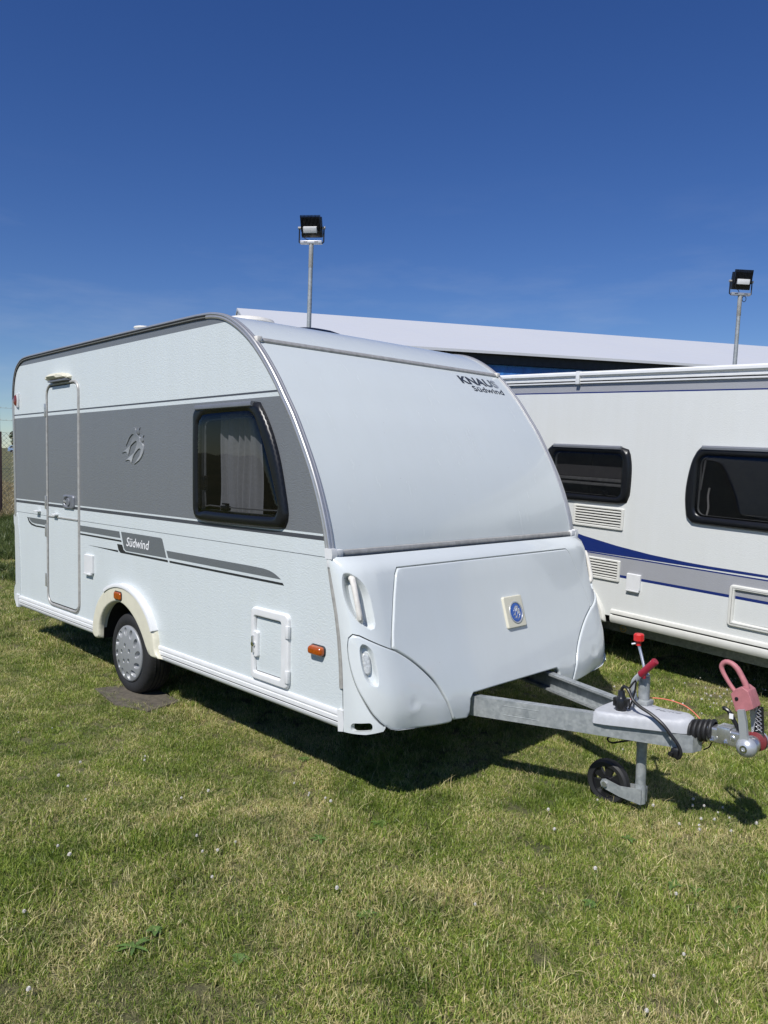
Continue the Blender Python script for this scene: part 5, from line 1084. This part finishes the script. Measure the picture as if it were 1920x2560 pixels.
def scatter(name, pts, rot, scl, idx, objs, label, cat):
    cl = bpy.data.collections.new(name + '_tufts')
    for o in objs: cl.objects.link(o)
    me = bpy.data.meshes.new(name); me.from_pydata([tuple(p) for p in pts], [], []); me.update()
    for nm, ty, dat in (('rotz', 'FLOAT', rot), ('scl', 'FLOAT', scl), ('idx', 'INT', idx)):
        a = me.attributes.new(nm, ty, 'POINT'); a.data.foreach_set('value', np.array(dat, np.int32 if ty == 'INT' else np.float32))
    o = bpy.data.objects.new(name, me); col.objects.link(o)
    ng = bpy.data.node_groups.new(name, 'GeometryNodeTree'); ng.interface.new_socket('Geometry', in_out='INPUT', socket_type='NodeSocketGeometry'); ng.interface.new_socket('Geometry', in_out='OUTPUT', socket_type='NodeSocketGeometry')
    gi = ng.nodes.new('NodeGroupInput'); go = ng.nodes.new('NodeGroupOutput'); ip = ng.nodes.new('GeometryNodeInstanceOnPoints'); ci = ng.nodes.new('GeometryNodeCollectionInfo')
    ci.inputs['Collection'].default_value = cl; ci.inputs['Separate Children'].default_value = True; ci.inputs['Reset Children'].default_value = True
    def na(nm, dt): n = ng.nodes.new('GeometryNodeInputNamedAttribute'); n.data_type = dt; n.inputs['Name'].default_value = nm; return n.outputs[0]
    L = ng.links; L.new(gi.outputs[0], ip.inputs['Points']); L.new(ci.outputs[0], ip.inputs['Instance']); ip.inputs['Pick Instance'].default_value = True
    L.new(na('idx', 'INT'), ip.inputs['Instance Index'])
    cx = ng.nodes.new('ShaderNodeCombineXYZ'); L.new(na('rotz', 'FLOAT'), cx.inputs['Z']); L.new(cx.outputs[0], ip.inputs['Rotation'])
    c3 = ng.nodes.new('ShaderNodeCombineXYZ'); s_ = na('scl', 'FLOAT')
    for k in 'XYZ': L.new(s_, c3.inputs[k])
    L.new(c3.outputs[0], ip.inputs['Scale']); L.new(ip.outputs[0], go.inputs[0])
    md_ = o.modifiers.new('tufts', 'NODES'); md_.node_group = ng
    return tag(o, label, cat, kind='stuff')
lawn_objs = [blades('tuft', 400, .17, .016, .038, .0034, .95, 'lawn_blade', 100 + i) for i in range(12)] + [blades('tuft', 330, .17, .025, .06, .0036, .6, 'lawn_blade', 200 + i) for i in range(3)] + [blades('tuft', 22, .2, .05, .11, .0026, 1.3, 'lawn_blade', 250 + i, -.4) for i in range(3)] + [blades('tuft', 150, .13, .012, .03, .0075, .9, 'lawn_blade', 260 + i, 2.0) for i in range(2)]
def inview(P, mx=2.7):
    q = (P - CAMP) @ RM.T; u = 1949.38 * q[:, 0] / np.maximum(q[:, 2], .01); v_ = 1949.38 * q[:, 1] / np.maximum(q[:, 2], .01)
    return (q[:, 2] > .35) & (abs(u) < 960 * mx + 200 / np.maximum(q[:, 2], .3)) & (v_ < 1280 * 1.3) & (v_ > -1280)
pts = []; sc_ = []
for (x0, x1, y0, y1, st_, s) in ((-4.0, 5.2, -4.6, 2.6, .105, 1.0), (-15.6, 8.0, -9.0, 9.5, .16, 1.25)):
    gx, gy = np.meshgrid(np.arange(x0, x1, st_), np.arange(y0, y1, st_)); P = np.stack([gx.ravel(), gy.ravel()], 1) + nrng.uniform(-.5, .5, (gx.size, 2)) * st_
    if s > 1.1: P = P[~((P[:, 0] > -4.0) & (P[:, 0] < 5.2) & (P[:, 1] > -4.6) & (P[:, 1] < 2.6))]
    Z = np.array([zg(x) for x in P[:, 0]]); P = np.column_stack([P, Z]); P = P[inview(P)]
    inm = inside(P[:, :2], [(-2.50, -.07), (-2.14, -.11), (-1.95, -.01), (-1.95, .2), (-2.45, .22)]) | inside(P[:, :2], [(-1.13, 3.4), (-.66, 3.36), (-.62, 3.78), (-1.13, 3.83)])
    # nothing grows tall right under the caravan floors
    P = P[~inm]; pts.append(P); sc_.append(nrng.uniform(.8, 1.15, len(P)) * s)
P = np.concatenate(pts); S_ = np.concatenate(sc_)
low = np.sin(P[:, 0] * 2.1 + 1.3 * np.sin(P[:, 1] * 1.7)) * np.cos(P[:, 1] * 2.4 + P[:, 0]) ; S_ *= 1 + .22 * low
idx = np.where(nrng.random(len(P)) < .13 + .1 * low, nrng.integers(12, 15, len(P)), nrng.integers(0, 12, len(P)))
ex = nrng.random(len(P)); k1 = ex < .09; k2 = (ex > .9) & (low < .2)
P = np.concatenate([P, P[k1], P[k2]]); S_ = np.concatenate([S_, S_[k1], S_[k2]]); idx = np.concatenate([idx, nrng.integers(15, 18, k1.sum()), nrng.integers(18, 20, k2.sum())])
scatter('lawn_grass', P, nrng.uniform(0, 6.28, len(P)), S_, idx, lawn_objs, 'short patchy mown grass, green with straw patches', 'grass')
# rough grass along the fence and at the caravan tail
tall_objs = [blades('rough_tuft', 160, .45, .16, .5, .010, .45, 'tall_blade', 300 + i, -.4) for i in range(3)] + [blades('rough_tuft', 170, .45, .16, .45, .012, .5, 'tall_blade', 310 + i, 2.0) for i in range(3)]
tp_ = []; ti = []; ts_ = []
for i in range(2600):
    if i < 1500: x = rnd.uniform(-31, -15.7); k = rnd.randrange(3); s = rnd.uniform(.45, .95)
    else:
        x = rnd.uniform(-15.6, -6.8); k = 3 + rnd.randrange(3); s = rnd.uniform(.3, .8) * (.55 + .45 * min(1, (-6.8 - x) / 4))
    y = -2.61 - (x - 3.04) * .3353 + rnd.uniform(-3.2, 3.2)
    if x > -6.8 - .4: continue
    tp_.append((x, y, zg(x))); ti.append(k); ts_.append(s)
tp_ = np.array(tp_)
scatter('rough_grass', tp_, nrng.uniform(0, 6.28, len(tp_)), ts_, ti, tall_objs, 'long dry and green grass growing along the chain-link fence', 'grass')
# white clover heads in the lawn
def clover_mesh():
    b_ = MB(); rg_ = np.random.default_rng(5)
    for i in range(46):
        a = i * 2.39996; z = 1 - 2 * (i + .5) / 46
        if z < -.55: continue
        r_ = math.sqrt(1 - z * z); d = np.array([r_ * math.cos(a), r_ * math.sin(a), z]); t_ = np.cross(d, [0, 0, 1.0]) ; t_ /= max(1e-6, np.linalg.norm(t_)); q = d * .0105
        b_.add([d * .004 - t_ * .0015, d * .004 + t_ * .0015, q + t_ * .0022, q * 1.12 + np.array([0, 0, .0015]), q - t_ * .0022], [(0, 1, 2, 3, 4)])
    b_.tube([(0, 0, .006), (0, 0, -.006)], [.005, .005], 6); return b_
cm = clover_mesh(); f0 = cm.build('flower_head', 'clover_petal', None, None); fm = f0.data; bpy.data.objects.remove(f0)
s0_ = MB().tube([(0.004, 0, -.055), (0, .002, -.03), (0, 0, -.004)], .0012, 5); q0 = s0_.build('stalk', 'clover_stalk', None); sm = q0.data; bpy.data.objects.remove(q0)
# positions of the clover heads on the lawn: x, y, size
CLV = [(-1.14, -0.967, 1.0), (-0.976, -0.983, 1.0), (-0.462, -0.453, 1.0), (-0.478, -0.602, 1.0), (-0.082, -0.749, 1.0), (-0.399, -1.265, 1.0), (0.092, -0.746, 1.0), (0.058, -0.803, 1.0), (0.266, -0.883, 1.0), (0.01, -1.556, 1.0), (0.46, -1.702, 1.0), (-0.769, -0.978, 1.0), (0.082, -0.645, 1.0), (-0.294, -1.256, 1.0), (-1.24, -0.805, 1.0), (0.836, 0.762, 1.0), (1.173, 1.233, 1.0), (1.28, 1.477, 1.0), (1.312, 1.4, 1.0), (1.354, 1.443, 1.0), (1.428, 1.501, 1.0), (1.436, 1.422, 1.0), (1.408, 1.282, 1.0), (1.457, 1.328, 1.0), (1.432, 1.204, 1.0), (1.454, 1.159, 1.0), (1.304, 0.431, 1.0), (0.977, 0.603, 1.0), (1.639, 0.512, 1.0), (1.842, 0.144, 1.0), (1.825, -0.056, 1.0), (1.892, -0.24, 1.0), (1.501, 1.407, 1.0), (1.565, 1.267, 1.0), (1.361, 1.137, 1.0), (0.945, 1.061, 1.0), (1.618, 1.454, 1.0), (-0.25, -0.049, 1.0), (-0.081, -0.085, 1.0), (-0.1, -0.065, 1.0), (0.043, -0.037, 1.0), (-0.003, -0.035, 1.0), (0.673, -0.539, 1.0), (1.128, -0.194, 1.0), (-0.062, 3.032, 0.95), (0.266, 3.383, 0.95), (0.535, 3.287, 0.95), (0.492, 3.056, 0.95), (0.587, 2.937, 0.95), (0.545, 3.43, 0.95), (0.659, 3.268, 0.95), (0.59, 3.568, 0.95), (0.687, 3.379, 0.95), (0.563, 3.698, 0.95), (0.536, 3.525, 0.95), (0.66, 3.148, 0.95), (0.917, 3.403, 0.95), (0.666, 1.839, 0.95), (0.685, 2.945, 0.95), (0.857, 2.792, 0.95), (0.427, 3.608, 0.95), (0.599, 3.472, 0.95), (0.42, 3.416, 0.85), (0.503, 3.453, 0.85), (0.45, 4.054, 0.85), (0.41, 3.071, 0.85), (0.324, 3.67, 0.85), (0.768, 3.952, 0.85), (0.691, 3.845, 0.85), (0.486, 3.989, 0.85), (0.71, 3.42, 0.85), (0.619, 3.445, 0.85), (0.473, 4.086, 0.85), (0.687, 3.704, 0.85), (0.27, 3.866, 0.85), (0.704, 3.866, 0.85), (0.752, 3.463, 0.85), (0.762, 3.43, 0.85), (0.577, 3.324, 0.85), (0.64, 3.259, 0.85), (0.591, 4.196, 0.85), (0.256, 3.604, 0.85), (0.743, 3.961, 0.85), (0.531, 3.854, 0.85), (0.499, 3.708, 0.85), (0.488, 3.455, 0.85), (0.696, 3.364, 0.85), (0.749, 3.405, 0.85), (-1.042, -0.516, 0.8), (-3.741, 0.573, 0.8), (-1.091, -0.487, 0.8), (-3.473, 0.512, 0.8), (-4.626, 0.342, 0.8), (-1.046, -0.517, 0.8), (-1.917, -0.905, 0.8), (-4.026, 0.297, 0.8), (-1.869, -0.717, 0.8), (-4.21, 1.144, 0.8), (-4.443, 0.806, 0.8), (-2.953, 0.268, 0.8)]
for x, y, s in CLV:
    t = thing('clover_flower', 'small white clover flower standing in the mown grass', 'flower', (x, y, zg(x) + .042), (rnd.uniform(-.3, .3), rnd.uniform(-.3, .3), rnd.uniform(0, 6)), 'white clover flowers in the lawn'); s *= rnd.uniform(.5, .82); t.scale = (s, s, s)
    for nm, me in (('flower_head', fm), ('stalk', sm)):
        o = bpy.data.objects.new(nm, me); col.objects.link(o); o.parent = t
# broad-leaved weeds
def weed(x, y, label, nl, ln, wd_, up, seed, serr=0.0):
    r_ = random.Random(seed); t = thing('weed_plant', label, 'weed', (x, y, zg(x)), (0, 0, r_.uniform(0, 6)), 'broad-leaved weeds in the lawn')
    for i in range(nl):
        a = 2 * math.pi * i / nl + r_.uniform(-.4, .4); l = .55 * ln * r_.uniform(.65, 1.15); v = []; f = []; n_ = 9; tilt = up * r_.uniform(.6, 1.3)
        for k in range(n_ + 1):
            u = k / n_; w_ = .62 * wd_ * (math.sin(math.pi * min(1, u * .93 + .05)) ** .8) * (1 - serr * (k % 2)); d = l * u; z = .012 + l * (tilt * u - .75 * tilt * u * u * 1.1)
            for s in (-1, 0, 1): v.append((d * math.cos(a) - s * w_ * math.sin(a), d * math.sin(a) + s * w_ * math.cos(a), z + (abs(s) * w_ * .35)))
        for k in range(n_):
            for s in (0, 1): f.append((k * 3 + s, k * 3 + s + 1, k * 3 + s + 4, k * 3 + s + 3))
        mk('leaf', v, f, 'weed_leaf', t, 60)
weed(0.445, -1.323, 'jagged dark green dandelion rosette in the lawn at lower left', 9, 0.11, 0.014, 0.5, 40, 0.35)
weed(0.411, -1.217, 'small upright leafy weed beside the dandelion at lower left', 6, 0.07, 0.018, 0.7, 41, 0)
weed(1.241, 0.843, 'weed with one long pale leaf below the jockey wheel', 4, 0.09, 0.016, 0.7, 42, 0)
weed(1.580, 0.619, 'bright green broad leaf weed at lower right, near a clover flower', 4, 0.09, 0.018, 0.5, 43, 0)
weed(1.672, 0.632, 'bright dark-tipped plantain at lower right of the lawn', 4, 0.1, 0.017, 0.6, 44, 0)
weed(1.409, 0.215, 'tufty crowfoot weed in the lower right lawn', 9, 0.07, 0.018, 0.4, 45, 0.2)
weed(1.831, 0.636, 'single broad blade weed near the right edge', 3, 0.09, 0.014, 0.6, 46, 0)
weed(0.341, 0.031, 'leafy weed patch below the front corner flap', 10, 0.08, 0.016, 0.4, 47, 0.2)
weed(-0.527, 0.240, 'patch of small round leaves at the edge of the caravan shadow', 12, 0.07, 0.018, 0.4, 48, 0)
weed(0.272, -0.298, 'curled broad leaf weed left of centre in the lawn', 7, 0.1, 0.013, 0.6, 49, 0.1)
weed(0.859, -0.546, 'dark green rosette at bottom centre of the lawn', 9, 0.08, 0.014, 0.4, 50, 0.2)
weed(0.756, -1.071, 'dark round-leaved weed at bottom, right of the dandelion', 6, 0.06, 0.02, 0.5, 51, 0)
